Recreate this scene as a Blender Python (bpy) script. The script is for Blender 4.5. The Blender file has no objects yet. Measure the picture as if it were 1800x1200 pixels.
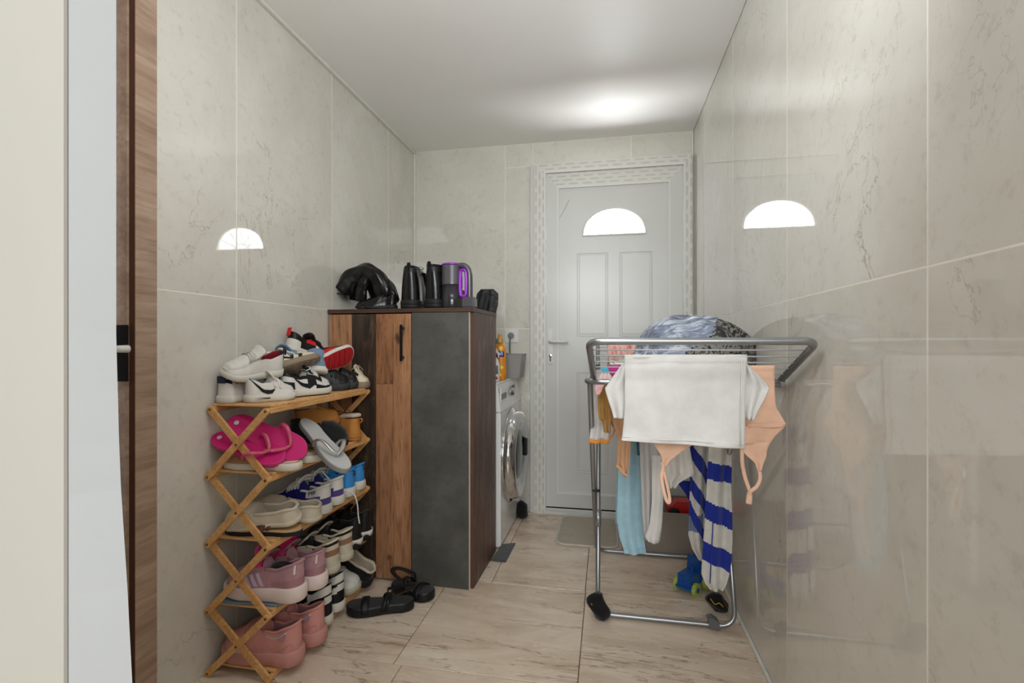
import bpy, bmesh, math, random
from mathutils import Vector, Matrix
random.seed(7)
PI = math.pi
sc = bpy.context.scene
C = sc.collection
rnd = random.uniform

# ------------------------------------------------ camera, sky, lights, exposure
F_PX, YAW, EYE, HOR = 870.0, math.radians(10.9), 1.05, 604.0
cam_d = bpy.data.cameras.new('camera'); cam = bpy.data.objects.new('camera', cam_d); C.objects.link(cam)
cam.location = (0, 0, EYE); cam.rotation_euler = (PI/2, 0, YAW)
cam_d.sensor_width = 36; cam_d.lens = 36*F_PX/1800; cam_d.shift_y = (HOR-600)/1800; cam_d.clip_start = .02
sc.camera = cam

world = bpy.data.worlds.new('world'); sc.world = world; world.use_nodes = True
bg = world.node_tree.nodes['Background']; bg.inputs[0].default_value = (.90, .95, 1, 1); bg.inputs[1].default_value = 9.0

def area(name, loc, target, sx, sy, power, col=(1, 1, 1)):
    l = bpy.data.lights.new(name, 'AREA'); l.shape = 'RECTANGLE'; l.size = sx; l.size_y = sy; l.energy = power; l.color = col
    o = bpy.data.objects.new(name, l); C.objects.link(o); o.location = loc
    o.rotation_euler = (Vector(target)-Vector(loc)).to_track_quat('-Z', 'Y').to_euler()
    return o
area('ceiling_lamp_light', (-.32, 1.0, 2.295), (-.32, 1.6, 0), .8, .6, 5.6, (.99, .995, 1))
area('ceiling_fill_light', (-.24, .66, 1.68), (-.37, 2.7, 2.6), .6, .2, 5.6, (.97, .99, 1))  # added fill, no real lamp: aimed up and forward to brighten the ceiling
area('hall_window_light', (.25, -2.0, 1.75), (-.30, 2.0, .35), 2.2, 1.4, 56, (.95, .985, 1))
area('porch_daylight', (.05, 3.75, 1.75), (.04, 3.0, 1.78), .9, .7, 30, (.95, .98, 1))
area('porch_ground_bounce', (.05, 3.34, 1.30), (.0, 2.95, 1.95), .6, .3, 45, (.97, .98, 1))

vs = sc.view_settings; vs.view_transform = 'Standard'; vs.look = 'None'; vs.exposure = 0.42; vs.gamma = 1; vs.use_curve_mapping = False
cy = sc.cycles
cy.use_denoising = True
cy.max_bounces = 9; cy.diffuse_bounces = 5; cy.glossy_bounces = 5; cy.transmission_bounces = 6; cy.transparent_max_bounces = 12
cy.sample_clamp_indirect = 4; cy.caustics_reflective = False; cy.caustics_refractive = False

# ------------------------------------------------ helpers
def at(px, py, x=None, y=None, z=None):
    """the point of the room plane x, y or z = const that a pixel of the photograph shows"""
    u = (px-900)/F_PX; v = (HOR-py)/F_PX
    d = Vector((-math.sin(YAW)+u*math.cos(YAW), math.cos(YAW)+u*math.sin(YAW), v))
    t = x/d.x if x is not None else y/d.y if y is not None else (z-EYE)/d.z
    return d*t+Vector((0, 0, EYE))

def tag(o, label=None, cat=None, group=None, kind=None):
    if label: o['label'] = label
    if cat: o['category'] = cat
    if group: o['group'] = group
    if kind: o['kind'] = kind
    return o
ORG = {}
def thing(name, label, cat, loc=(0, 0, 0), group=None, mat=None):
    o = bpy.data.objects.new(name, None); C.objects.link(o); o.empty_display_size = .05
    if mat is not None: o.matrix_world = mat; ORG[o.name] = Vector((0, 0, 0))
    else: o.location = loc; ORG[o.name] = Vector(loc)
    return tag(o, label, cat, group)
def org(p):
    while p.parent: p = p.parent
    return ORG.get(p.name, Vector((0, 0, 0)))
def obj(name, verts, faces, mats, parent=None, smooth=False, idx=None, kind=None):
    me = bpy.data.meshes.new(name)
    o0 = org(parent) if parent else Vector((0, 0, 0))
    me.from_pydata([tuple(Vector(v)-o0) for v in verts], [], [tuple(f) for f in faces])
    if not isinstance(mats, (list, tuple)): mats = [mats]
    for m in mats: me.materials.append(m)
    if idx: me.polygons.foreach_set('material_index', idx)
    if smooth: me.polygons.foreach_set('use_smooth', [True]*len(me.polygons))
    me.update()
    o = bpy.data.objects.new(name, me); C.objects.link(o)
    if parent: o.parent = parent
    if kind: o['kind'] = kind
    return o
class G:
    """a bag of vertices and faces"""
    def __init__(s): s.v = []; s.f = []; s.i = []
    def add(s, v, f, i=0, M=None):
        n = len(s.v)
        s.v += [Vector(p) if M is None else M @ Vector(p) for p in v]
        s.f += [[k+n for k in q] for q in f]; s.i += [i]*len(f); return s
    def build(s, name, mats, parent=None, smooth=False, kind=None):
        return obj(name, s.v, s.f, mats, parent, smooth, s.i if any(s.i) else None, kind)
def bx(x0, x1, y0, y1, z0, z1, b=0):
    if b <= 0:
        v = [(x, y, z) for x in (x0, x1) for y in (y0, y1) for z in (z0, z1)]
        return v, [(0, 1, 3, 2), (4, 6, 7, 5), (0, 4, 5, 1), (2, 3, 7, 6), (0, 2, 6, 4), (1, 5, 7, 3)]
    bm = bmesh.new(); bmesh.ops.create_cube(bm, size=1)
    for q in bm.verts: q.co = Vector(((x0+x1)/2+q.co.x*(x1-x0), (y0+y1)/2+q.co.y*(y1-y0), (z0+z1)/2+q.co.z*(z1-z0)))
    bmesh.ops.bevel(bm, geom=bm.edges[:], offset=b, segments=1 if b < .003 else 2, affect='EDGES')
    bm.verts.index_update()
    v = [q.co.copy() for q in bm.verts]; f = [[q.index for q in p.verts] for p in bm.faces]; bm.free(); return v, f
def box(name, x0, x1, y0, y1, z0, z1, m, parent=None, b=0, M=None, smooth=False):
    return G().add(*bx(x0, x1, y0, y1, z0, z1, b), M=M).build(name, m, parent, smooth)
def cat_rom(pts, n=6, closed=False):
    P = [Vector(p) for p in pts]; out = []
    m = len(P); rng = range(m if closed else m-1)
    for i in rng:
        if closed: a, b, c, d = P[(i-1) % m], P[i], P[(i+1) % m], P[(i+2) % m]
        else: a, b, c, d = P[max(i-1, 0)], P[i], P[i+1], P[min(i+2, m-1)]
        for k in range(n):
            t = k/n
            out.append(.5*((2*b)+(c-a)*t+(2*a-5*b+4*c-d)*t*t+(3*b-a-3*c+d)*t*t*t))
    if not closed: out.append(P[-1])
    return out
def tube_g(pts, r, seg=8, closed=False, flat=1.0, caps=True, up=None):
    """r: radius or list; flat: squeeze of the second axis"""
    P = [Vector(p) for p in pts]; n = len(P); R = r if isinstance(r, (list, tuple)) else [r]*n
    v = []; f = []; prev = None
    for i, p in enumerate(P):
        if closed: t = P[(i+1) % n]-P[i-1]
        else: t = P[min(i+1, n-1)]-P[max(i-1, 0)]
        if t.length < 1e-9: t = Vector((0, 0, 1))
        t.normalize()
        if prev is None:
            a = Vector(up) if up else (Vector((0, 0, 1)) if abs(t.z) < .9 else Vector((1, 0, 0)))
            a = (a-t*a.dot(t)).normalized()
        else:
            a = prev-t*prev.dot(t); a = a.normalized() if a.length > 1e-6 else t.orthogonal().normalized()
        prev = a; b = t.cross(a)
        for k in range(seg):
            w = 2*PI*k/seg
            v.append(p+a*math.cos(w)*R[i]*flat+b*math.sin(w)*R[i])
    for i in range(n if closed else n-1):
        for k in range(seg):
            j = (i+1) % n
            f.append((i*seg+k, i*seg+(k+1) % seg, j*seg+(k+1) % seg, j*seg+k))
    if caps and not closed:
        f.append(tuple(range(seg))[::-1]); f.append(tuple((n-1)*seg+k for k in range(seg)))
    return v, f
def tube(name, pts, r, m, parent=None, **k):
    return G().add(*tube_g(pts, r, **k)).build(name, m, parent, True)
def lathe_g(prof, seg=24, c=(0, 0, 0), sx=1, sy=1):
    v = []; f = []; n = len(prof)
    for (r, z) in prof:
        for k in range(seg):
            w = 2*PI*k/seg; v.append((c[0]+r*sx*math.cos(w), c[1]+r*sy*math.sin(w), c[2]+z))
    for i in range(n-1):
        for k in range(seg): f.append((i*seg+k, i*seg+(k+1) % seg, (i+1)*seg+(k+1) % seg, (i+1)*seg+k))
    f.append(tuple(range(seg))[::-1]); f.append(tuple((n-1)*seg+k for k in range(seg)))
    return v, f
def prism_g(poly, d0, d1, axis='y'):
    """polygon (a,b) pulled along an axis"""
    n = len(poly)
    def V(a, b, d): return (a, d, b) if axis == 'y' else (d, a, b) if axis == 'x' else (a, b, d)
    v = [V(a, b, d0) for a, b in poly]+[V(a, b, d1) for a, b in poly]
    f = [tuple(range(n)), tuple(range(2*n-1, n-1, -1))]+[(i, i+n, (i+1) % n+n, (i+1) % n) for i in range(n)]
    return v, f
def interp(tab, s):
    if s <= tab[0][0]: return tab[0][1]
    for (a, p), (b, q) in zip(tab, tab[1:]):
        if s <= b:
            t = (s-a)/(b-a); t = t*t*(3-2*t)*.5+t*.5
            return p+(q-p)*t
    return tab[-1][1]
def mod_solid(o, t, off=0):
    m = o.modifiers.new('solid', 'SOLIDIFY'); m.thickness = t; m.offset = off; return o
def text_obj(name, s, size, M, m, parent, ext=.0004, bold=0):
    cu = bpy.data.curves.new(name, 'FONT'); cu.body = s; cu.size = size; cu.extrude = ext; cu.offset = bold; cu.align_x = 'CENTER'; cu.align_y = 'CENTER'
    cu.resolution_u = 3
    t = bpy.data.objects.new('tmp', cu); C.objects.link(t)
    bpy.context.view_layer.update()
    me = bpy.data.meshes.new_from_object(t.evaluated_get(bpy.context.evaluated_depsgraph_get()))
    v = [M @ q.co for q in me.vertices]; f = [tuple(p.vertices) for p in me.polygons]
    bpy.data.objects.remove(t); bpy.data.curves.remove(cu); bpy.data.meshes.remove(me)
    return obj(name, v, f, m, parent)
def axes(o, x, y, z):
    M = Matrix((x, y, z)).transposed().to_4x4(); M.translation = o; return M

# ------------------------------------------------ materials
def srgb(r, g, b):
    return tuple(((c/255)/12.92 if c/255 <= .04045 else ((c/255+.055)/1.055)**2.4) for c in (r, g, b))+(1,)
MATS = {}
class N:
    def __init__(s, m): s.t = m.node_tree; s.n = s.t.nodes; s.l = s.t.links; s.p = s.n['Principled BSDF']
    def new(s, k, **kw):
        q = s.n.new(k)
        for a, b in kw.items(): setattr(q, a, b)
        return q
    def link(s, a, b): s.l.new(a, b)
    def coord(s, scale=(1, 1, 1), rand=False, kind='Object', rot=(0, 0, 0)):
        tc = s.new('ShaderNodeTexCoord'); mp = s.new('ShaderNodeMapping'); mp.inputs['Scale'].default_value = scale; mp.inputs['Rotation'].default_value = rot
        s.link(tc.outputs[kind], mp.inputs[0])
        if rand:
            oi = s.new('ShaderNodeObjectInfo'); mu = s.new('ShaderNodeVectorMath', operation='MULTIPLY_ADD')
            s.link(oi.outputs['Random'], mu.inputs[0]); mu.inputs[1].default_value = (31, 17, 23); s.link(mp.outputs[0], mu.inputs[2]); return mu.outputs[0]
        return mp.outputs[0]
    def noise(s, vec, scale, detail=4, rough=.55, dist=0):
        q = s.new('ShaderNodeTexNoise'); q.inputs['Scale'].default_value = scale; q.inputs['Detail'].default_value = detail
        q.inputs['Roughness'].default_value = rough; q.inputs['Distortion'].default_value = dist; s.link(vec, q.inputs['Vector']); return q.outputs['Fac']
    def ramp(s, fac, stops):
        q = s.new('ShaderNodeValToRGB'); s.link(fac, q.inputs[0]); e = q.color_ramp.elements
        while len(e) < len(stops): e.new(.5)
        for k, (p, c) in zip(e, stops): k.position = p; k.color = c if len(c) == 4 else (*c, 1)
        return q.outputs[0]
    def mix(s, fac, a, b, mode='MIX'):
        q = s.new('ShaderNodeMix', data_type='RGBA', blend_type=mode)
        for v, k in ((fac, 0), (a, 6), (b, 7)):
            if hasattr(v, 'links'): s.link(v, q.inputs[k])
            else: q.inputs[k].default_value = v
        return q.outputs[2]
    def math(s, op, a, b=0, c=0):
        q = s.new('ShaderNodeMath', operation=op)
        for k, v in enumerate((a, b, c)):
            if hasattr(v, 'links'): s.link(v, q.inputs[k])
            else: q.inputs[k].default_value = v
        return q.outputs[0]
    def bump(s, h, strength=.2, dist=.002):
        q = s.new('ShaderNodeBump'); q.inputs['Strength'].default_value = strength; q.inputs['Distance'].default_value = dist
        s.link(h, q.inputs['Height']); s.link(q.outputs[0], s.p.inputs['Normal'])
def mat(name, col=(.5, .5, .5, 1), rough=.5, metal=0, spec=.5, sheen=0, coat=0, emis=None):
    m = bpy.data.materials.new(name); m.use_nodes = True; p = m.node_tree.nodes['Principled BSDF']
    p.inputs['Base Color'].default_value = col if len(col) == 4 else (*col, 1); p.inputs['Roughness'].default_value = rough
    p.inputs['Metallic'].default_value = metal; p.inputs['Specular IOR Level'].default_value = spec
    if sheen: p.inputs['Sheen Weight'].default_value = sheen
    if coat: p.inputs['Coat Weight'].default_value = coat; p.inputs['Coat Roughness'].default_value = .1
    MATS[name] = m; return m
def soft(name, rgb, rough=.8, var=.10, scale=60, bump=.25, bd=.0012, spec=.3, sheen=0, rgb2=None, metal=0):
    """plain material with a little mottling and relief"""
    if name in MATS: return MATS[name]
    c = srgb(*rgb); m = mat(name, c, rough, metal, spec, sheen); n = N(m); v = n.coord()
    lo = tuple(q*(1-var) for q in c[:3])+(1,); hi = tuple(min(1, q*(1+var*.6)) for q in c[:3])+(1,)
    if rgb2: lo = srgb(*rgb2)
    n.link(n.ramp(n.noise(v, scale*.35, 4), [(.3, lo), (.7, hi)]), n.p.inputs['Base Color'])
    n.bump(n.noise(v, scale*4, 3), bump, bd); return m
def marble(name, c1, c2, cv, sc_=1.0):
    m = mat(name, rough=.055, spec=.6); n = N(m); v = n.coord(rand=True)
    base = n.ramp(n.noise(v, 2.2*sc_, 6, .6, .4), [(.33, c1), (.67, c2)])
    speck = n.noise(v, 28, 5, .7); base = n.mix(n.ramp(speck, [(.30, (.25,)*3), (.46, (0,)*3)]), base, cv)
    # thin dark veins
    a = n.math('ABSOLUTE', n.math('SUBTRACT', n.noise(v, 1.55*sc_, 7, .62, .9), .5))
    mk = n.ramp(n.noise(v, 1.3, 2), [(.50, (0,)*3), (.60, (1,)*3)])
    vein = n.math('MULTIPLY', n.ramp(a, [(0, (1,)*3), (.0032, (0,)*3)]), mk)
    v2 = n.coord((1, 1, .45), rand=True, rot=(.5, .5, .2))
    b = n.math('ABSOLUTE', n.math('SUBTRACT', n.noise(v2, 7.5, 5, .65, 1.2), .5))
    mk2 = n.ramp(n.noise(v, 4.1, 3), [(.58, (0,)*3), (.68, (1,)*3)])
    vein2 = n.math('MULTIPLY', n.ramp(b, [(0, (.3,)*3), (.010, (0,)*3)]), mk2)
    base = n.mix(n.math('MULTIPLY', n.math('MAXIMUM', vein, vein2), .8), base, cv)
    n.link(base, n.p.inputs['Base Color'])
    n.link(n.ramp(n.noise(v, 6, 3), [(.3, (.02,)*3), (.75, (.05,)*3)]), n.p.inputs['Roughness'])
    n.bump(n.noise(n.coord((1, 1, .35)), 5, 2), .10, .0016)
    return m
M_tile = marble('beige_marble_tile', srgb(208, 205, 195), srgb(222, 220, 212), srgb(166, 156, 138))
M_grout = soft('light_grout', (238, 234, 220), .8, .04)
def floor_mat():
    m = mat('travertine_floor_tile', rough=.22, spec=.5); n = N(m); v = n.coord((1, 3.2, 1), rand=True)
    base = n.ramp(n.noise(v, 1.7, 8, .66, .7), [(.28, srgb(184, 162, 140)), (.5, srgb(214, 196, 176)), (.72, srgb(228, 215, 198))])
    v3 = n.coord((.8, 5.5, 1), rand=True)
    st = n.ramp(n.noise(v3, 3.2, 7, .7, 1.1), [(.56, (0,)*3), (.66, (.75,)*3)])
    base = n.mix(st, base, srgb(222, 211, 196))
    a = n.math('ABSOLUTE', n.math('SUBTRACT', n.noise(v3, 1.2, 6, .6, .6), .47))
    base = n.mix(n.ramp(a, [(0, (.8,)*3), (.008, (0,)*3)]), base, srgb(136, 110, 88))
    base = n.mix(n.ramp(n.noise(n.coord(rand=True), 60, 3, .6), [(.64, (0,)*3), (.72, (.5,)*3)]), base, srgb(228, 220, 206))
    n.link(base, n.p.inputs['Base Color'])
    n.link(n.ramp(n.noise(v, 5, 4), [(.3, (.13,)*3), (.7, (.34,)*3)]), n.p.inputs['Roughness'])
    n.bump(n.noise(v, 14, 5), .12, .002); return m
M_floor = floor_mat()
M_fgrout = soft('floor_grout', (120, 104, 86), .9)
M_ceil = soft('ceiling_paint', (242, 241, 239), .42, .015, 8, .12, .002, spec=.5)
M_cream = soft('cream_plaster', (196, 193, 184), .6, .03, 6, .1)
M_whitejamb = soft('white_painted_jamb', (186, 188, 190), .4, .02, 10, .08)
M_pvc = soft('white_pvc', (206, 207, 204), .28, .02, 12, .05, spec=.5)
M_pvcbead = soft('white_pvc_bead', (224, 224, 221), .25, .01, 12, .05)
M_sil = soft('white_silicone', (226, 224, 216), .5, .04)
def wood(name, cols, axis=2, sc_=1.0, rough=.5, knots=False, bumpy=.25, stretch=14):
    m = mat(name, rough=rough, spec=.35); n = N(m)
    s = [stretch*sc_]*3; s[axis] = 1.0*sc_
    v = n.coord(tuple(s), rand=True)
    g = n.noise(v, 3.2, 8, .62, .35)
    base = n.ramp(g, [(.3, srgb(*cols[0])), (.5, srgb(*cols[1])), (.7, srgb(*cols[2]))])
    fine = n.noise(n.coord(tuple(q*5 for q in s), rand=True), 3, 3)
    base = n.mix(n.ramp(fine, [(.3, (.35,)*3), (.55, (0,)*3)]), base, srgb(*[c*.6 for c in cols[0]]))
    if knots:
        k = n.noise(n.coord((2.2, 2.2, 2.0), rand=True), 4.5, 2)
        base = n.mix(n.ramp(k, [(.72, (0,)*3), (.80, (.85,)*3)]), base, srgb(40, 26, 18))
    n.link(base, n.p.inputs['Base Color']); n.bump(fine, bumpy, .0008); return m
M_bamboo = wood('bamboo', [(202, 148, 92), (218, 166, 108), (228, 182, 124)], 1, 1.0, .42, bumpy=.08, stretch=10)
M_bamboo_x = wood('bamboo_slat', [(202, 150, 94), (220, 170, 112), (230, 186, 130)], 0, 1.0, .42, bumpy=.08, stretch=10)
M_oak = wood('light_oak_laminate', [(150, 124, 104), (170, 144, 124), (186, 162, 142)], 1, .55, .5, stretch=9, bumpy=.35)
M_oakdark = soft('brown_edge_band', (92, 62, 48), .5)
def worn(name, base3, patch, axis=2):
    m = mat(name, rough=.45, spec=.35); n = N(m); v = n.coord((9, 9, .9), rand=True)
    b = n.ramp(n.noise(v, 2.6, 7, .65, .3), [(.3, srgb(*base3[0])), (.5, srgb(*base3[1])), (.72, srgb(*base3[2]))])
    w = n.noise(n.coord((3, 3, .8), rand=True), 6, 8, .72, .6)
    b = n.mix(n.ramp(w, [(.52, (0,)*3), (.66, (.8,)*3)]), b, srgb(*patch))
    fl = n.noise(n.coord((60, 60, 5), rand=True), 2, 3)
    b = n.mix(n.ramp(fl, [(.32, (.5,)*3), (.5, (0,)*3)]), b, srgb(*[c*.5 for c in base3[0]]))
    k = n.noise(n.coord((2, 2, 1.6), rand=True), 5, 2, .4)
    b = n.mix(n.ramp(k, [(.73, (0,)*3), (.79, (.85,)*3)]), b, srgb(34, 24, 18))
    n.link(b, n.p.inputs['Base Color']); n.bump(w, .12, .001); return m
M_plank_a = worn('worn_orange_plank', [(140, 98, 70), (166, 120, 86), (186, 140, 104)], (150, 106, 76))
M_plank_b = worn('worn_dark_plank', [(38, 30, 26), (58, 46, 38), (84, 66, 52)], (112, 88, 68))
M_plank_c = worn('worn_speckled_plank', [(120, 80, 54), (150, 104, 72), (168, 120, 84)], (78, 54, 40))
M_plank_side = worn('worn_side_board', [(66, 46, 38), (92, 66, 54), (118, 92, 78)], (134, 112, 98))
def concrete():
    m = mat('dark_concrete_laminate', rough=.42, spec=.4); n = N(m); v = n.coord()
    b = n.ramp(n.noise(v, 5, 8, .66), [(.3, srgb(66, 66, 62)), (.5, srgb(80, 80, 76)), (.72, srgb(98, 98, 94))])
    b = n.mix(n.ramp(n.noise(v, 26, 6, .75), [(.3, (.5,)*3), (.44, (0,)*3)]), b, srgb(56, 54, 48))
    n.link(b, n.p.inputs['Base Color']); return m
M_conc = concrete()
M_dkbrown = wood('dark_brown_board', [(62, 44, 36), (78, 56, 46), (94, 70, 58)], 0, 1, .45, stretch=10, bumpy=.1)
M_blackm = soft('black_metal', (28, 28, 28), .35, .05, 40, .05, metal=.4)
M_film = None
def film(name, rot):
    m = mat(name, rough=.3, spec=.5); n = N(m)
    tc = n.new('ShaderNodeTexCoord'); sp = n.new('ShaderNodeSeparateXYZ'); n.link(tc.outputs['Object'], sp.inputs[0])
    a, b = (sp.outputs[0], sp.outputs[2]) if rot == 0 else (sp.outputs[2], sp.outputs[0])
    row = n.math('FLOOR', n.math('DIVIDE', b, .0235)); off = n.math('MULTIPLY', row, .037)
    fa = n.math('FRACT', n.math('DIVIDE', n.math('ADD', a, off), .082)); fb = n.math('FRACT', n.math('DIVIDE', b, .0235))
    ina = n.math('LESS_THAN', fa, .66); inb = n.math('MULTIPLY', n.math('GREATER_THAN', fb, .32), n.math('LESS_THAN', fb, .68))
    two = n.math('SUBTRACT', 1, n.math('MULTIPLY', n.math('GREATER_THAN', fb, .46), n.math('LESS_THAN', fb, .54)))
    let = n.math('GREATER_THAN', n.math('FRACT', n.math('DIVIDE', a, .0042)), .3)
    k = n.math('MULTIPLY', n.math('MULTIPLY', n.math('MULTIPLY', ina, inb), two), n.math('ADD', n.math('MULTIPLY', let, .5), .35))
    n.link(n.mix(k, srgb(216, 215, 208), srgb(166, 170, 162)), n.p.inputs['Base Color']); return m
M_film_h = film('printed_film_across', 0); M_film_v = film('printed_film_upright', 1)
M_dark = soft('black_gap', (16, 15, 14), .9)
M_steel = mat('grey_steel_tube', srgb(150, 152, 154), .28, .75)
M_wire = mat('white_wire', srgb(196, 198, 202), .35, .2)
M_chrome = mat('chrome', srgb(205, 205, 205), .12, 1.0)
M_applwhite = mat('appliance_white', srgb(226, 227, 226), .16, 0, .5, coat=.3)
M_applgrey = mat('appliance_grey_line', srgb(120, 122, 124), .4)
M_brass = mat('screw_metal', srgb(120, 110, 84), .35, .8)
def glass_mat():
    m = bpy.data.materials.new('clear_glass'); m.use_nodes = True; t = m.node_tree; t.nodes.clear()
    o = t.nodes.new('ShaderNodeOutputMaterial'); mx = t.nodes.new('ShaderNodeMixShader'); tr = t.nodes.new('ShaderNodeBsdfTransparent'); gl = t.nodes.new('ShaderNodeBsdfGlossy')
    gl.inputs['Roughness'].default_value = .03; mx.inputs[0].default_value = .08
    t.links.new(tr.outputs[0], mx.inputs[1]); t.links.new(gl.outputs[0], mx.inputs[2]); t.links.new(mx.outputs[0], o.inputs[0]); return m
M_glass = glass_mat()
def transl():
    m = bpy.data.materials.new('white_translucent_bar'); m.use_nodes = True; t = m.node_tree; t.nodes.clear()
    o = t.nodes.new('ShaderNodeOutputMaterial'); mx = t.nodes.new('ShaderNodeMixShader'); tr = t.nodes.new('ShaderNodeBsdfTranslucent'); gl = t.nodes.new('ShaderNodeBsdfDiffuse')
    tr.inputs[0].default_value = (.85, .88, .92, 1); gl.inputs[0].default_value = (.8, .8, .8, 1); mx.inputs[0].default_value = .3
    t.links.new(tr.outputs[0], mx.inputs[1]); t.links.new(gl.outputs[0], mx.inputs[2]); t.links.new(mx.outputs[0], o.inputs[0]); return m
M_transl = transl()
def fab(name, rgb, **k): return soft(name, rgb, .9, k.pop('var', .08), k.pop('scale', 90), k.pop('bump', .3), spec=.15, sheen=.2, **k)
# ------------------------------------------------ the setting
XL, XR, YB, ZC, YF = -1.25, .50, 3.08, 2.31, .4263
def struct(name, g, m, parent=None, smooth=False):
    o = g.build(name, m, parent, smooth); o['kind'] = 'structure'; return o
wall_l = struct('wall_left', G().add(*bx(XL-.10, XL-.0004, 1.105, YB+.1, 0, ZC)), M_grout)
wall_r = struct('wall_right', G().add(*bx(XR+.0004, XR+.10, YF-.1, YB+.1, 0, ZC)), M_grout)
g = G().add(*bx(XL-.1, -.475, YB+.0004, YB+.10, 0, ZC)).add(*bx(-.475, XR+.1, YB+.0004, YB+.10, 2.165, ZC)).add(*bx(.486, XR+.1, YB+.0004, YB+.10, 0, 2.165))
wall_b = struct('wall_back', g, M_grout)
def tile_panel(parent, fix, pos, a0, a1, z0, z1, front):
    """one wall tile; fix 'x' or 'y' is the axis across the wall"""
    j = .0017; d = [pos+rnd(-.0003, .0)*front*-1 for _ in range(4)]
    a0 += j; a1 -= j; z0 += j; z1 -= j; e = .0005
    fr = [(a0+e, z0+e), (a1-e, z0+e), (a1-e, z1-e), (a0+e, z1-e)]; bk = [(a0, z0), (a1, z0), (a1, z1), (a0, z1)]
    V = (lambda a, z, d: (d, a, z)) if fix == 'x' else (lambda a, z, d: (a, d, z))
    v = [V(a, z, q) for (a, z), q in zip(fr, d)]+[V(a, z, q+front*.0003) for (a, z), q in zip(bk, d)]+[V(a, z, pos+front*.004) for a, z in bk]
    f = [(0, 1, 2, 3)]+[(i, (i+1) % 4+0, (i+1) % 4+4, i+4) for i in range(4)]+[(i+4, (i+1) % 4+4, (i+1) % 4+8, i+8) for i in range(4)]
    o = obj('tile', v, f, M_tile, parent); me = o.data
    bm = bmesh.new(); bm.from_mesh(me); bmesh.ops.recalc_face_normals(bm, faces=bm.faces[:]); bm.to_mesh(me); bm.free()
    return o
for a, b in zip([1.17, 1.49, 2.09, 2.69], [1.49, 2.09, 2.69, YB]):
    for z0, z1 in ((0, 1.205), (1.205, ZC)): tile_panel(wall_l, 'x', XL, a, b, z0, z1, -1)
for a, b in zip([YF-.1, .898, 1.525, 2.14, 2.755], [.898, 1.525, 2.14, 2.755, YB]):
    for z0, z1 in ((0, 1.173), (1.173, ZC)): tile_panel(wall_r, 'x', XR, a, b, z0, z1, 1)
for a, b, z0, z1 in [(XL, -.637, 0, 1.145), (XL, -.637, 1.145, ZC), (-.637, -.474, 0, 1.145), (-.637, -.474, 1.145, 2.165), (-.637, -.458, 2.165, ZC), (-.458, .142, 2.168, ZC), (.142, XR, 2.168, ZC)]:
    tile_panel(wall_b, 'y', YB, a, b, z0, z1, 1)

floor = struct('floor', G().add(*bx(XL-.7, XR+.1, -.2, YB+.1, -.05, -.004)), M_fgrout)
xs = [-1.89, -1.29, -.69, -.09, .51]
def ftile(x0, x1, y0, y1):
    x0, x1 = max(x0, XL-.65), min(x1, XR+.02); y1 = min(y1, YB+.08)
    if x1-x0 < .02: return
    obj('tile', *bx(x0+.0015, x1-.0015, y0+.0015, y1-.0015, -.02, rnd(-.0002, .0003), .0012), M_floor, floor)
for y0, y1 in ((-.28, .32), (.32, .92), (.92, 1.522), (1.522, 2.122)):
    dx = .03 if y0 == .92 else 0
    for x0, x1 in zip(xs, xs[1:]): ftile(x0+dx, x1+dx, y0, y1)
for y0, y1 in ((2.122, 2.722), (2.722, 3.32)):
    for x0, x1 in ((-1.69, -1.10), (-1.10, -.50), (-.50, -.092), (-.092, .508)): ftile(x0, x1, y0, y1)

struct('ceiling', G().add(*bx(XL-.1, XR+.1, YF-.1, YB+.1, ZC, ZC+.05)), M_ceil)
struct('trim_1', G().add(*bx(XL, XL+.016, 1.17, YB, ZC-.016, ZC-.0005, .002)), M_sil)
struct('trim_2', G().add(*bx(XL+.0005, XL+.013, YB-.013, YB-.0005, 0, ZC-.016, .002)), M_sil)
struct('trim_3', G().add(*bx(XR-.012, XR-.0005, YB-.012, YB-.0005, 0, ZC, .002)), M_sil)
struct('trim_4', G().add(*bx(XR-.005, XR-.0005, YF, YB, ZC-.006, ZC-.0005, .001)), M_sil)
struct('baseboard_right', G().add(*bx(XR-.011, XR-.0005, YF, YB-.012, .0005, .009, .003)), M_sil)

# the doorway the picture is taken through: white jamb and cream wall on the left
def jx(z): return -.5+.0 if z > 1.06 else interp([(.3, .052), (.70, .020), (.95, .0035), (1.06, 0)], z)-.5
zs = [0, .3, .4, .5, .6, .7, .8, .9, .95, 1.0, 1.06, 1.3, 1.6, 2.31]
v = []; f = []
for z in zs:
    x = jx(z); v += [(x, YF, z), (-.5232, .398, z), (-.60, .398, z), (-.60, YF, z)]
for i in range(len(zs)-1):
    for k in range(4): f.append((i*4+k, i*4+(k+1) % 4, i*4+4+(k+1) % 4, i*4+4+k))
f += [(0, 1, 2, 3), tuple(len(v)-4+k for k in range(4))]
struct('trim_5', G().add(v, f), M_whitejamb)
struct('wall_front', G().add(*bx(-2.4, -.5235, .3935, .397, 0, ZC)).add(*bx(-2.4, -.601, .397, YF, 0, ZC)), M_cream)

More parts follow.
